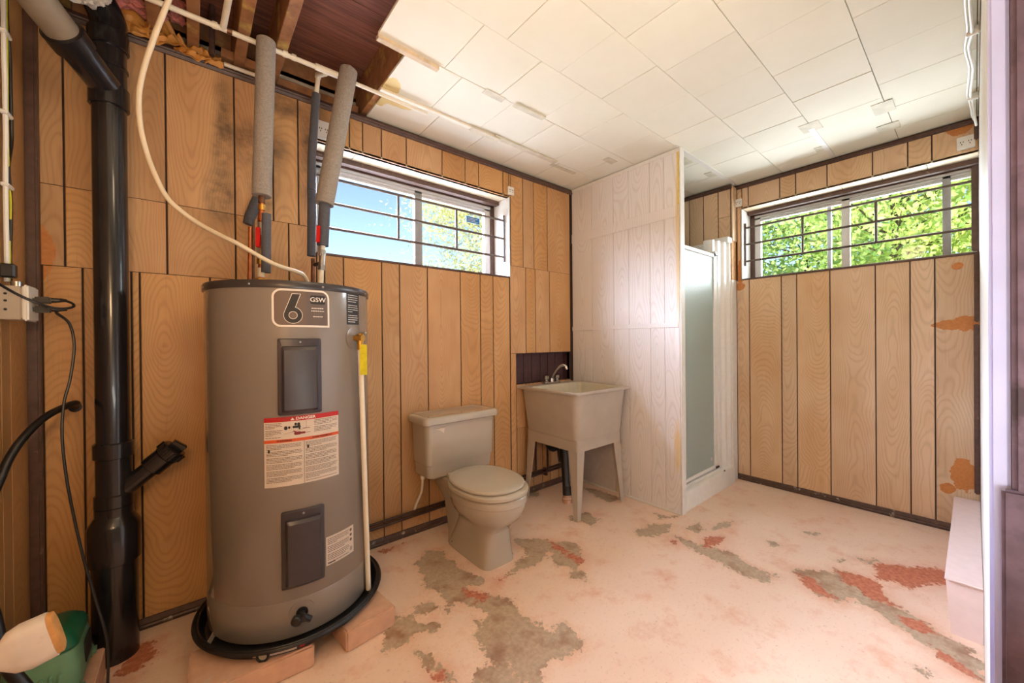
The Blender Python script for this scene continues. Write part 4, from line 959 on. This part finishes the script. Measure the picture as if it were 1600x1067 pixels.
# ------------------------------------------------------------------ toilet
to = thing('toilet', (1.15, 1.7, 0), 'bone coloured toilet with closed lid standing below the barred window', 'toilet')
TX = 1.152
secs = [(0, 1.665, .098, .187, 6), (.022, 1.665, .098, .187, 6), (.032, 1.662, .092, .182, 6), (.10, 1.645, .087, .162, 5), (.165, 1.63, .085, .150, 4), (.20, 1.615, .100, .165, 3), (.225, 1.605, .124, .19, 2.6), (.26, 1.598, .150, .212, 2.3), (.295, 1.595, .164, .222, 2.2), (.315, 1.594, .167, .224, 2.2), (.318, 1.594, .171, .227, 2.2), (.346, 1.594, .172, .228, 2.2), (.352, 1.594, .166, .222, 2.2)]
b = B(); b.rings([sup(TX, cy, hx, hy, z, e, 56) for z, cy, hx, hy, e in secs])
b.rings([rrect(TX-w_, TX+w_, 1.70, y_, .03, z) for z, w_, y_ in ((.0, .088, 1.86), (.02, .088, 1.86), (.06, .072, 1.885), (.22, .072, 1.93), (.30, .095, 1.99), (.345, .10, 2.0), (.356, .095, 1.995))])
b.build('bowl', 'bone', to)
b = B(); n = 56
b.rings([sup(TX, 1.592, .178-d_, .228-d_, z, 2.25, n) for d_, z in ((.012, .354), (.002, .358), (0, .366), (.002, .374), (.012, .379), (.05, .379), (.06, .354))]); b.build('seat', 'seat', to)
b = B(); b.rings([sup(TX, 1.602, .170-d_, .212-d_, z, 2.25, n) for d_, z in ((.010, .380), (.001, .384), (0, .391), (.004, .398), (.016, .402), (.06, .4045), (.15, .4055))]); b.build('seat_lid', 'seat', to)
for sx in (-1, 1): B().tube([(TX+sx*.075-.02, 1.822, .372), (TX+sx*.075+.02, 1.822, .372)], .012, 12).build('hinge', 'seat', to)
for sx in (-1, 1): B().lathe([(.012, 0), (.012, .006), (.006, .01), (.004, .03)], (TX+sx*.083, 1.79, .021), (0, 0, 1), 12).build('floor_bolt', 'blackp', to)
TK = [(.357, .030), (.365, .020), (.43, .014), (.436, .008), (.56, .003), (.655, 0)]
b = B(); b.rings([rrect(.938+i_, 1.390-i_*.9, 1.835+i_*.7, 2.028, .03, z, 5) for z, i_ in TK]); b.build('tank', 'bone', to)
b = B(); b.rings([rrect(.918+i_, 1.408-i_, 1.815+i_, 2.034-i_*.3, .03, z, 5) for z, i_ in ((.652, .008), (.656, .001), (.662, 0), (.682, 0), (.690, .004), (.6945, .012), (.694, .03), (.6925, .04), (.692, .08))]); b.build('tank_lid', 'bone', to)
q = ony(689, 671, 1.832)
b = B(); b.poly([q+Vector((-.035, 0, .006)), q+Vector((.022, 0, .008)), q+Vector((.018, 0, -.022)), q+Vector((-.002, 0, -.006))], (0, -.002, 0)); b.build('torn_tape', 'paper', to, smooth=False)
B().tube(spline([(.962, 1.93, .36), (.960, 1.93, .33), (.963, 1.95, .27), (.955, 1.99, .2), (.945, 2.0, .16)], 6), .0062, 10).tube([(.962, 1.93, .345), (.962, 1.93, .362)], .012, 10).build('supply_tube', 'pvc', to)
# pipes along the foot of the back wall
wpz = thing('wall_pipes', (1.3, 2.03, .12), 'pair of dark water pipes running low along the panelled back wall', 'pipe')
for dz, r in ((0, .0085), (.022, .0075)): B().tube([(.60, 2.028, .110+dz), (1.4, 2.028, .120+dz), (2.22, 2.028, .128+dz)], r, 10).build('pipe', 'pipe_dark', wpz)
for x in (1.42, 1.75, 2.0): B().box(x-.01, x+.01, 2.015, 2.049, .10, .155, .003).build('pipe_clip', 'pipe_dark', wpz)
B().tube([(2.02, 2.028, .14), (2.02, 2.03, .60)], .008, 10).build('riser', 'pipe_dark', wpz); B().tube([(1.90, 2.028, .14), (1.90, 2.03, .60)], .008, 10).build('riser', 'pipe_dark', wpz)

# ------------------------------------------------------------------ laundry tub
lt = thing('laundry_tub', (2.01, 1.78, 0), 'bone plastic laundry tub on four tapered legs beside white partition', 'laundry tub')
X0, X1, Y0, Y1, ZT = 1.742, 2.300, 1.497, 2.046, .778
b = B()
b.rings([rrect(X0+.062, X1-.062, Y0+.062, Y1-.05, .03, .47, 5), rrect(X0+.050, X1-.050, Y0+.050, Y1-.045, .035, .478, 5), rrect(X0+.044, X1-.044, Y0+.044, Y1-.04, .04, .50, 5), rrect(X0+.022, X1-.022, Y0+.022, Y1-.012, .045, ZT-.022, 5),
  rrect(X0+.003, X1-.003, Y0+.003, Y1, .012, ZT-.016, 5), rrect(X0, X1, Y0, Y1, .012, ZT-.012, 5), rrect(X0, X1, Y0, Y1, .012, ZT-.004, 5), rrect(X0+.004, X1-.004, Y0+.004, Y1, .012, ZT, 5)], True, False)
b.rings([rrect(X0+.004, X1-.004, Y0+.004, Y1, .012, ZT, 5), rrect(X0+.028, X1-.028, Y0+.028, Y1-.10, .04, ZT, 5)], False, False)
b.build('basin', 'tub', lt)
b = B(); b.rings([rrect(X0+.028, X1-.028, Y0+.028, Y1-.10, .04, ZT, 5), rrect(X0+.034, X1-.034, Y0+.034, Y1-.106, .04, ZT-.012, 5), rrect(X0+.060, X1-.060, Y0+.060, Y1-.125, .05, .50, 5), rrect(X0+.1, X1-.1, Y0+.1, Y1-.16, .05, .485, 5)], False, True); b.build('basin_inside', 'tub_in', lt, recalc=True)
b = B(); b.rings([rrect(X0+.058, X1-.052, Y0+.054, Y1-.04, .012, z, 4) for z in (.405, .41, .478)], False, False)
b.rings([rrect(X0+.062, X1-.056, Y0+.058, Y1-.044, .012, z, 4) for z in (.478, .405)], False, False)
b.rings([rrect(X0+.058, X1-.052, Y0+.054, Y1-.04, .012, .405, 4), rrect(X0+.062, X1-.056, Y0+.058, Y1-.044, .012, .405, 4)], False, False); b.build('leg_frame', 'tub', lt)
for cx, cy, sx, sy, fx, fy in ((X0+.060, Y0+.056, 1, 1, 1.772, 1.530), (X1-.054, Y0+.056, -1, 1, 2.250, 1.530), (X0+.060, Y1-.042, 1, -1, 1.782, 2.015), (X1-.054, Y1-.042, -1, -1, 2.255, 2.010)):
    def Lp(x, y, z, w_, th=.008): return [Vector((x, y, z)), Vector((x+sx*w_, y, z)), Vector((x+sx*w_, y+sy*th, z)), Vector((x+sx*th*1.3, y+sy*th*1.3, z)), Vector((x+sx*th, y+sy*w_, z)), Vector((x, y+sy*w_, z))]
    B().rings([Lp(fx, fy, 0, .030), Lp(fx, fy, .01, .031), Lp(cx+sx*.002, cy+sy*.002, .42, .070), Lp(cx+sx*.002, cy+sy*.002, .445, .070)]).build('leg', 'tub', lt, smooth=False)
fx, fy = 2.035, 1.995
fa = B().box(fx-.085, fx+.085, fy-.024, fy+.024, ZT, ZT+.014, .008, 3).build('faucet', 'chrome', lt)
for sx in (-1, 1): B().lathe([(.020, 0), (.020, .006), (.013, .012), (.013, .022), (.019, .026), (.020, .046), (.014, .050)], (fx+sx*.055, fy, ZT+.013), (0, 0, 1), 16).build('tap_handle', 'chrome', fa)
B().lathe([(.016, 0), (.016, .02), (.012, .026)], (fx, fy, ZT+.013), (0, 0, 1), 16).tube(spline([(fx, fy, ZT+.03), (fx+.002, fy-.01, ZT+.06), (fx+.02, fy-.045, ZT+.115), (fx+.035, fy-.075, ZT+.135), (fx+.045, fy-.098, ZT+.128), (fx+.048, fy-.106, ZT+.105)], 6), [.0105]*31, 14).build('spout', 'chrome', fa)
# drain under the tub
dt = thing('drain_trap', (1.98, 1.86, 0), 'black drain pipe and trap under the laundry tub', 'drain pipe')
B().tube([(1.98, 1.84, .475), (1.98, 1.84, .33)], .022, 16).build('tailpiece', 'blackp', dt)
B().tube(spline([(1.98, 1.84, .34), (1.98, 1.845, .28), (2.0, 1.87, .255), (2.02, 1.895, .28), (2.02, 1.9, .33)], 6), .024, 16).build('trap_bend', 'blackp', dt)
B().lathe([(.05, 0), (.056, .01), (.056, .04), (.05, .05)], (1.97, 1.95, .36), (0, -1, 0), 20).tube([(2.02, 1.9, .33), (1.98, 1.95, .36)], .022, 12).build('trap_body', 'blackp', dt)
B().tube([(1.985, 1.83, .33), (1.965, 1.80, .17), (1.945, 1.775, .10)], .026, 16).build('waste_arm', 'blackp', dt)
B().lathe([(.030, 0), (.032, .004), (.032, .03), (.028, .034), (.028, .055)], (1.94, 1.765, 0), (0, 0, 1), 20).build('floor_collar', 'block', dt)
B().tube([(1.94, 1.765, .05), (1.945, 1.773, .105)], .029, 16).build('coupling', 'blackp', dt)
# access hatch in the partition
ah = thing('access_hatch', (2.32, 1.75, .15), 'plain white hatch panel low on partition behind the laundry tub', 'hatch')
B().box(2.318, 2.3255, 1.64, 1.96,   .015, .34, .002).build('panel', 'hatch', ah, smooth=False)
for y0, y1, z0, z1 in ((1.60, 1.636, .013, .37), (1.60, 1.98, .342, .372)): B().box(2.312, 2.3255, y0, y1, z0, z1, .003).build('frame_strip', 'lath', ah, smooth=False)

# ------------------------------------------------------------------ shower
sh = thing('shower_stall', (2.8, 1.6, 0), 'white fibreglass shower stall with tall frosted glass door', 'shower')
b = B(); b.rings([rrect(2.382, 3.19, 1.172+i_, 2.03, .02, z, 3) for z, i_ in ((0, 0), (.10, .002), (.118, .006), (.124, .014))], True, False); b.rings([rrect(2.382, 3.19, 1.186, 2.03, .02, .124, 3), rrect(2.42, 3.15, 1.27, 1.99, .05, .124, 3), rrect(2.44, 3.13, 1.29, 1.97, .05, .05, 3)], False, True); b.build('base', 'clean_white', sh)
b = B(); b.box(2.382, 2.40, 1.27, 2.03, .12, 1.86); b.box(2.382, 3.19, 2.018, 2.03, .12, 1.86); b.box(3.178, 3.19, 1.27, 2.03, .12, 1.86); b.build('surround', 'clean_white', sh, smooth=False)
# ribbed right hand flange
pr_ = [(2.955, 1.262), (2.962, 1.236), (2.985, 1.232), (2.992, 1.246), (3.02, 1.246), (3.028, 1.226), (3.06, 1.222), (3.068, 1.236), (3.10, 1.236), (3.108, 1.214), (3.135, 1.21), (3.142, 1.226), (3.165, 1.226), (3.175, 1.20), (3.19, 1.198), (3.19, 1.30), (2.955, 1.30)]
B().rings([[Vector((x, y, z)) for x, y in pr_] for z in (.12, 1.83)]).build('front_flange', 'clean_white', sh, smooth=False)
B().box(3.191, XB-.0015, 1.1895, 1.21, .0, 1.55, .002).build('edge_board', 'white', sh, smooth=False); B().box(3.191, XB-.0015, 1.191, 1.21, 1.552, 1.86, .002).build('bare_edge_board', 'woodend', sh, smooth=False)
B().box(3.12, 3.197, 1.19, 1.30, 1.83, 1.87, .003).build('top_block', 'clean_white', sh, smooth=False)
YS = 1.225
dr = B().box(2.395, 2.95, YS-.004, YS+.004, .155, 1.70).build('shower_door', 'frost', sh, smooth=False, label='frosted glass door panel')
for x0, x1, z0, z1 in ((2.384, 2.41, .13, 1.715), (2.925, 2.955, .15, 1.715), (2.384, 2.955, 1.69, 1.715), (2.384, 2.955, .15, .172)): B().box(x0, x1, YS-.013, YS+.013, z0, z1, .003).build('door_frame', 'clean_white', dr, smooth=False)
B().box(2.384, 2.985, YS-.018, YS+.02, .124, .142, .002).build('threshold_track', 'clean_white', sh, smooth=False)
B().box(2.955, 2.975, YS-.012, YS+.012, .125, 1.74, .002).build('wall_jamb', 'clean_white', sh, smooth=False)
for z in (1.705, .148): B().box(2.935, 2.985, YS-.02, YS-.010, z, z+.014, .003).build('pivot_hinge', 'blackp', dr, smooth=False)
q = ony(1112, 717, YS-.005); B().box(q.x-.014, q.x+.014, YS-.0055, YS-.0042, q.z-.012, q.z+.012).build('glass_mark', 'white_ink', dr, smooth=False)
b = B(); q = ony(1132, 735, 1.172)
for k in range(3): b.box(q.x-.012+.009*k, q.x-.006+.009*k, 1.1708, 1.1716, q.z-.008+.003*(k % 2), q.z+.004)
b.build('maker_mark', 'black_ink', sh, smooth=False)

# ------------------------------------------------------------------ outlets and sensors on the walls
def plate(name, c, n, w, h, label, group=None, d=.012):
    c, n = Vector(c), Vector(n); side = Vector((-n.y, n.x, 0))
    t = thing(name, tuple(c), label, 'outlet', group)
    B().obox(c+n*d/2, side, (0, 0, 1), w/2, h/2, d/2, .003, 2).build('cover_plate', 'clean_white', t)
    for sx in (-1, 1):
        for a, z in ((-.006, .006), (.006, .006), (0, -.008)):
            p = c+n*(d+.0006)+side*(sx*w*.22+a*.8)+Vector((0, 0, z*.9)); B().obox(p, side, (0, 0, 1), .0016, .0032, .0008).build('slot', 'black_ink', t, smooth=False)
    return t
plate('outlet_plate', (1.70, YA-.0008, 2.128), (0, -1, 0), .052, .056, 'small white outlet plate at upper right corner of back window')
plate('outlet_plate', (.505, YA-.0008, 2.137), (0, -1, 0), .06, .09, 'white outlet plate between the slim pipe and the right foam pipe')
q = onx(1153.5, 318, 3.27); plate('outlet_plate', (3.264, 1.165, q.z), (-1, 0, 0), .05, .06, 'small white outlet plate between shower and right window')
q = onx(1511, 223, XB); plate('outlet_plate', (XB-.0008, q.y+.004, q.z), (-1, 0, 0), .066, .072, 'white outlet plate above far right end of right window')
# surface outlet box on the left wall
ob = thing('outlet_box', (XL+.03, 1.80, 1.17), 'grey surface outlet box with white cover on left wall, two black plugs', 'outlet')
B().box(XL+.0008, XL+.050, 1.752, 1.845, 1.172, 1.268, .004, 2).build('box', 'greyplast', ob)
cv = B().box(XL+.050, XL+.062, 1.750, 1.847, 1.168, 1.272, .004, 2).build('cover_plate', 'clean_white', ob)
for x, z in ((XL+.02, 1.20), (XL+.02, 1.225), (XL+.02, 1.245)): B().lathe([(.0035, 0), (.0035, .001)], (x, 1.7515, z), (0, -1, 0), 8).build('screw_hole', 'black_ink', ob)
B().tube([(XL+.03, 1.80, 1.268), (XL+.03, 1.80, 1.285)], .012, 12).build('cable_connector', 'steel', ob)
for z, nm, pth in ((1.232, 'a', [(.125, .0), (.19, .01), (.215, .0), (.16, -.03), (.08, -.10), (.02, -.22)]), (1.205, 'b', None)):
    x = XL+.063
    pc = thing('appliance_cable', (x, 1.795, z), 'upper black plug and thin looping cord in the white outlet box' if nm == 'a' else 'lower black plug with long cord hanging down to the floor', 'power cord')
    B().obox((x+.018, 1.793, z), (1, 0, .05), (0, 1, 0), .018, .013, .010, .004, 2).tube([(x+.034, 1.793, z+.001), (x+.066, 1.792, z+.002)], [.008, .0045], 10).build('plug', 'blackp', pc)
    if nm == 'a': pts = [(x+.064, 1.792, z+.002), at(95, 468, 1.78), at(113, 474, 1.76), at(113, 480, 1.74), at(90, 482, 1.72), at(60, 474, 1.70), at(20, 456, 1.68), at(-40, 420, 1.60)]
    else: pts = [(x+.064, 1.792, z+.002), at(88, 488, 1.78), at(108, 505, 1.76), at(116, 540, 1.75), at(110, 590, 1.74), at(100, 630, 1.73), at(97, 680, 1.72), at(103, 740, 1.71), at(114, 800, 1.70), at(130, 870, 1.68), at(150, 940, 1.66), at(165, 990, 1.64), at(169, 1030, 1.64), at(168, 1075, 1.64)]
    B().tube(spline(pts, 8), .0036, 8).build('cord', 'blackp', pc)
# cables clipped on the left wall above the box
lc = thing('wall_cables', (XL+.012, 1.80, 1.3), 'white and yellow cables clipped vertically on the left wall corner', 'cable')
for k, (y, m, r) in enumerate(((1.812, 'clean_white', .0055), (1.832, 'yellow', .003), (1.838, 'blackp', .0042))):
    pts = [(XL+.010, y+random.uniform(-.004, .004)+(.022 if k == 2 and 4 < i < 9 else 0)+(.012 if k and i in (2, 3) else 0), 1.285+i*.085) for i in range(13)]
    B().tube(spline(pts, 5), r, 8).build('cable', m, lc)
for v in (60, 182, 292): 
    q = onx(6, v, XL); B().box(XL+.001, XL+.018, 1.80, 1.85, q.z-.006, q.z+.006, .003).build('cable_clip', 'clean_white', lc)
B().box(XL+.001, XL+.03, 1.785, 1.815, 1.295, 1.335, .004).build('cable_clamp', 'blackp', lc)
# white cable in the ceiling corner above the right wall
rc = thing('corner_cable', (2.6, .01, 2.25), 'white twin cable sagging along the ceiling corner at far right', 'cable')
pts = [(1.75, .006), (1.95, .002), (2.1, .010), (2.3, .006), (2.45, .014), (2.6, .004), (2.75, .006), (2.9, .012), (3.0, .006)]
random.seed(4)
B().tube(spline([(x, y+YD+.016, HC-.014-.012*(i % 2)) for i, (x, y) in enumerate(pts)]+[(3.06, .0, 2.245), (3.10, -.004, 2.215), (3.16, -.008, 2.20)], 6), .005, 8).build('cable', 'clean_white', rc)
B().tube(spline([(x, y+YD+.026, HC-.010-.006*(i % 2)) for i, (x, y) in enumerate(pts)]+[(3.06, .008, 2.255), (3.12, .004, 2.235), (3.17, -.006, 2.225)], 6), .0045, 8).build('cable', 'clean_white', rc)
for x in (1.9, 2.32, 2.95): B().box(x-.008, x+.008, YD+.001, YD+.036, HC-.034, HC-.002, .004).build('cable_clip', 'clean_white', rc)

# ------------------------------------------------------------------ pump, hoses, timber stub at lower left
pb_ = thing('pump_board', (-.33, 1.75, 0), 'cream slab on the floor under the green air pump', 'slab')
B().box(-.415, -.232, 1.60, 1.86, 0, .090, .004, 2).build('slab', 'block', pb_)
pu = thing('air_pump', (-.325, 1.72, .090), 'green plastic air pump with dark green top at lower left', 'air pump')
PX, PY, PZ = -.333, 1.745, .091
b = B(); b.rings([rrect(PX-w_, PX+w_, PY-l_, PY+l_, .035, PZ+z, 5) for z, w_, l_ in ((.022, .076, .098), (.03, .079, .101), (.10, .074, .096), (.13, .070, .092), (.134, .066, .088))]); b.build('housing', 'green', pu)
b = B(); b.rings([rrect(PX-w_, PX+w_, PY-l_, PY+l_, .035, PZ+z, 5) for z, w_, l_ in ((.134, .071, .093), (.140, .072, .094), (.158, .066, .088), (.174, .052, .074), (.180, .035, .05))]); b.build('top_cover', 'dgreen', pu)
for sx in (-1, 1):
    for sy in (-1, 1): B().box(PX+sx*.066-.018, PX+sx*.066+.018, PY+sy*.088-.02, PY+sy*.088+.02, PZ, PZ+.030, .008, 2).build('foot', 'green', pu)
for k in range(6): B().box(PX-.055+.018*k, PX-.047+.018*k, PY-.106, PY-.094, PZ+.034, PZ+.085, .003).build('fin', 'green', pu)
B().box(PX+.0755, PX+.080, PY-.03, PY+.045, PZ+.05, PZ+.115, .001).build('dark_label', 'black_ink', pu, smooth=False)
B().obox((PX-.01, PY-.06, PZ+.1775), (1, .3, 0), (0, 1, .25), .03, .016, .0006).build('paper_label', 'paper', pu, smooth=False)
# thick black hose from the wall
h1 = thing('black_hose', (-.31, YA, .86), 'thick black hose curving out of a hole in the back wall', 'hose')
hp = [Vector((-.322, YA-.001, .875)), at(118, 630, 2.0), at(100, 636, 1.93), at(70, 652, 1.85), at(40, 680, 1.79), at(15, 715, 1.75), at(-5, 760, 1.71), at(-40, 830, 1.66)]
B().tube(spline(hp, 6), .0105, 14).build('hose', 'blackp', h1)
B().lathe([(.017, 0), (.017, .004), (.012, .005)], (-.322, YA-.0008, .875), (0, -1, 0), 20).build('collar', 'blackp', h1)
h2 = thing('black_hose', (-.39, 1.5, .06), 'thick black hose at lower left in front of the green pump', 'hose')
B().tube(spline([at(-40, 900, 1.60), at(-12, 960, 1.58), at(0, 1010, 1.56), at(15, 1045, 1.55), at(40, 1075, 1.54), at(70, 1110, 1.53)], 6), .014, 14).build('hose', 'blackp', h2)
# white painted timber stub sticking out of the left wall
tsb = thing('timber_stub', (XL, 1.12, .5), 'dirty white painted timber stub with cut orange end at lower left', 'timber')
E_ = CAM+ray(88, 987)*.70; dv = Vector((1, .03, .22)).normalized(); S_ = E_-dv*.056
W_ = S_+dv*((XL+.0008-S_.x)/dv.x)
upv = (Vector((0, 0, 1))-dv*dv.z).normalized(); sd = dv.cross(upv)
def rect_ring(c, hu, hs): return [c+upv*hu+sd*hs, c-upv*hu+sd*hs, c-upv*hu-sd*hs, c+upv*hu-sd*hs]
def oval(c, hu, hs): return [c+upv*(hu*math.copysign(abs(math.cos(2*PI*k/24))**.6, math.cos(2*PI*k/24)))+sd*(hs*math.copysign(abs(math.sin(2*PI*k/24))**.6, math.sin(2*PI*k/24))) for k in range(24)]
B().rings([oval(W_, .016, .016), oval(S_-dv*.012, .018, .013), oval(S_+dv*.004, .036, .018), oval(S_+dv*.02, .041, .020), oval(E_-dv*.004, .040, .020)]).build('stub', 'dirty_white', tsb)
B().rings([oval(E_-dv*.0045, .038, .018), oval(E_+dv*.003, .037, .017), oval(E_+dv*.005, .03, .012)]).build('cut_end', 'woodend', tsb, label='orange cut wood end')

# ------------------------------------------------------------------ boxed pipe at the right, door jamb
bp = thing('boxed_pipe', (2.7, .03, 0), 'pinkish white boxed-in ledge on the floor along the right wall', 'box')
b = B(); b.rings([[Vector((x, YD+.001, z0)), Vector((x, y1, z0)), Vector((x, y1+.012, z1)), Vector((x, YD+.001, z1))] for x, y1, z0, z1 in ((2.15, .060, .0, .198), (XB-.015, .066, .0, .2))]); b.build('casing', 'boxpaint', bp, smooth=False)
B().box(2.14, XB-.015, YD+.001, .075, .199, .206, .002).build('top_board', 'boxpaint', bp, smooth=False)
dj = struct('door_1', (1.0, -.03, 0))
B().box(.985, 1.02, -.036, -.0145, 0, 2.1, .004, 2).build('door_jamb', 'jamb_daylight_tint', dj)
B().box(.975, 1.02, -.070, -.0365, 0, 2.1, .006, 2).build('weathered_post', 'jamb_brown', dj)
B().box(.970, .984, -.060, -.026, 0, .86, .004, 2).build('lower_stop', 'jamb_brown', dj)

# ------------------------------------------------------------------ outside: eaves, lawn, trees
ev = struct('trim_6', (1.5, 2.6, 2.2))
for k in range(5):
    B().box(-.7, 4.2, 2.32+k*.052, 2.32+k*.052+.048, 2.50, 2.512, .003).build('soffit_slat', 'soffit', ev, smooth=False)
for k in range(7):
    B().box(XB+.29+k*.07, XB+.29+k*.07+.066, -1.0, 2.30, 2.44, 2.452, .003).build('soffit_slat', 'soffit', ev, smooth=False)
gr = B().box(-30, 40, 2.36, 45, 1.30, 1.36).box(XB+.34, 40, -25, 2.36, 1.30, 1.36).build('lawn', 'grass', None, smooth=False); tag(gr, 'green lawn outside the basement windows', 'lawn')
pv = B().box(-3, XB+1.9, 2.37, 3.9, 1.362, 1.40, .004).box(XB+.35, XB+1.9, -6, 2.368, 1.362, 1.40, .004).build('bounce_slab', 'bounce_slab', None, smooth=False); tag(pv, 'unseen pale slab added outside to bounce daylight up at the ceiling', 'bounce slab')  # out of view, added so sunlight bounces in through the windows
def tree(loc, height, crown, mat, seed, label, name, cat_group, n_leaf, leaf_size, conical=False):
    rnd = random.Random(seed); rs = np.random.RandomState(seed)
    t = thing(name, loc, label, 'tree', cat_group)
    L = Vector(loc); cz0, cr = crown
    b = B(); b.tube([L, L+Vector((.05, .02, height*.5)), L+Vector((0, .06, height*.92))], [.05, .04, .012], 10)
    tips = []
    for k in range(90):
        h = cz0+(height-cz0)*(k+.5)/90; a = rnd.uniform(0, 2*PI)
        f = (h-cz0)/(height-cz0); rad = cr*((1-f)**.8 if conical else math.sqrt(max(.05, 1-(2*f-.9)**2)))*rnd.uniform(.7, 1.05)
        base = L+Vector((0, .03, h*.93)); tip = base+Vector((math.cos(a)*rad, math.sin(a)*rad, rad*(-.1 if conical else .35)))
        mid = (base+tip)/2+Vector((0, 0, .08)); b.tube([base, mid, tip], [.014, .009, .003], 5)
        for f_ in (.45, .62, .8, 1.0): tips.append((base+(tip-base)*f_, rad))
    b.build('trunk', 'bark', t)
    per = n_leaf//len(tips); V = []; 
    for c, rad in tips:
        sg = .16*cr if conical else .15*cr
        p = rs.normal(0, 1, (per, 3))*np.array([sg, sg, sg*.5])+np.array(c)
        V.append(p)
    Pp = np.concatenate(V); n = len(Pp)
    d = rs.normal(0, 1, (n, 3)); d[:, 2] -= .35; d /= np.linalg.norm(d, axis=1)[:, None]
    e = np.cross(d, rs.normal(0, 1, (n, 3))); e /= np.linalg.norm(e, axis=1)[:, None]
    s = (leaf_size*rs.uniform(.6, 1.3, n))[:, None]; w = .32 if conical else .5
    vv = np.stack([Pp, Pp+d*s*.5+e*s*w*.5, Pp+d*s, Pp+d*s*.5-e*s*w*.5], 1).reshape(-1, 3)
    ff = np.arange(n*4).reshape(n, 4).tolist()
    raw('foliage', vv, ff, mat, t, kind='stuff')
tree((4.75, 6.2, 1.33), 6.6, (.2, 2.15), 'leaf_cedar', 1, 'pale yellow green evergreen seen through the back window', 'evergreen_tree', None, 90000, .07, True)
tree((8.2, 9.8, 1.33), 5.6, (.4, 1.8), 'leaf_cedar', 2, 'second evergreen behind, at right edge of the back window', 'evergreen_tree', None, 14000, .11, True)
tree((6.6, .6, 1.33), 4.0, (.3, 1.6), 'leaf_maple', 3, 'bright green maple in the middle of the right window', 'maple_tree', None, 30000, .075)
tree((6.5, 3.4, 1.33), 3.8, (.3, 1.5), 'leaf_maple', 4, 'yellow green maple at left end of the right window', 'maple_tree', None, 26000, .07)
tree((8.0, -2.2, 1.33), 5.0, (.2, 1.9), 'leaf_dark', 5, 'darker leafy tree at right end of the right window', 'leafy_tree', None, 20000, .10)
tree((10.5, 2.4, 1.33), 5.2, (.2, 2.4), 'leaf_dark', 6, 'tall leafy tree furthest away behind the maples', 'leafy_tree', None, 18000, .14)
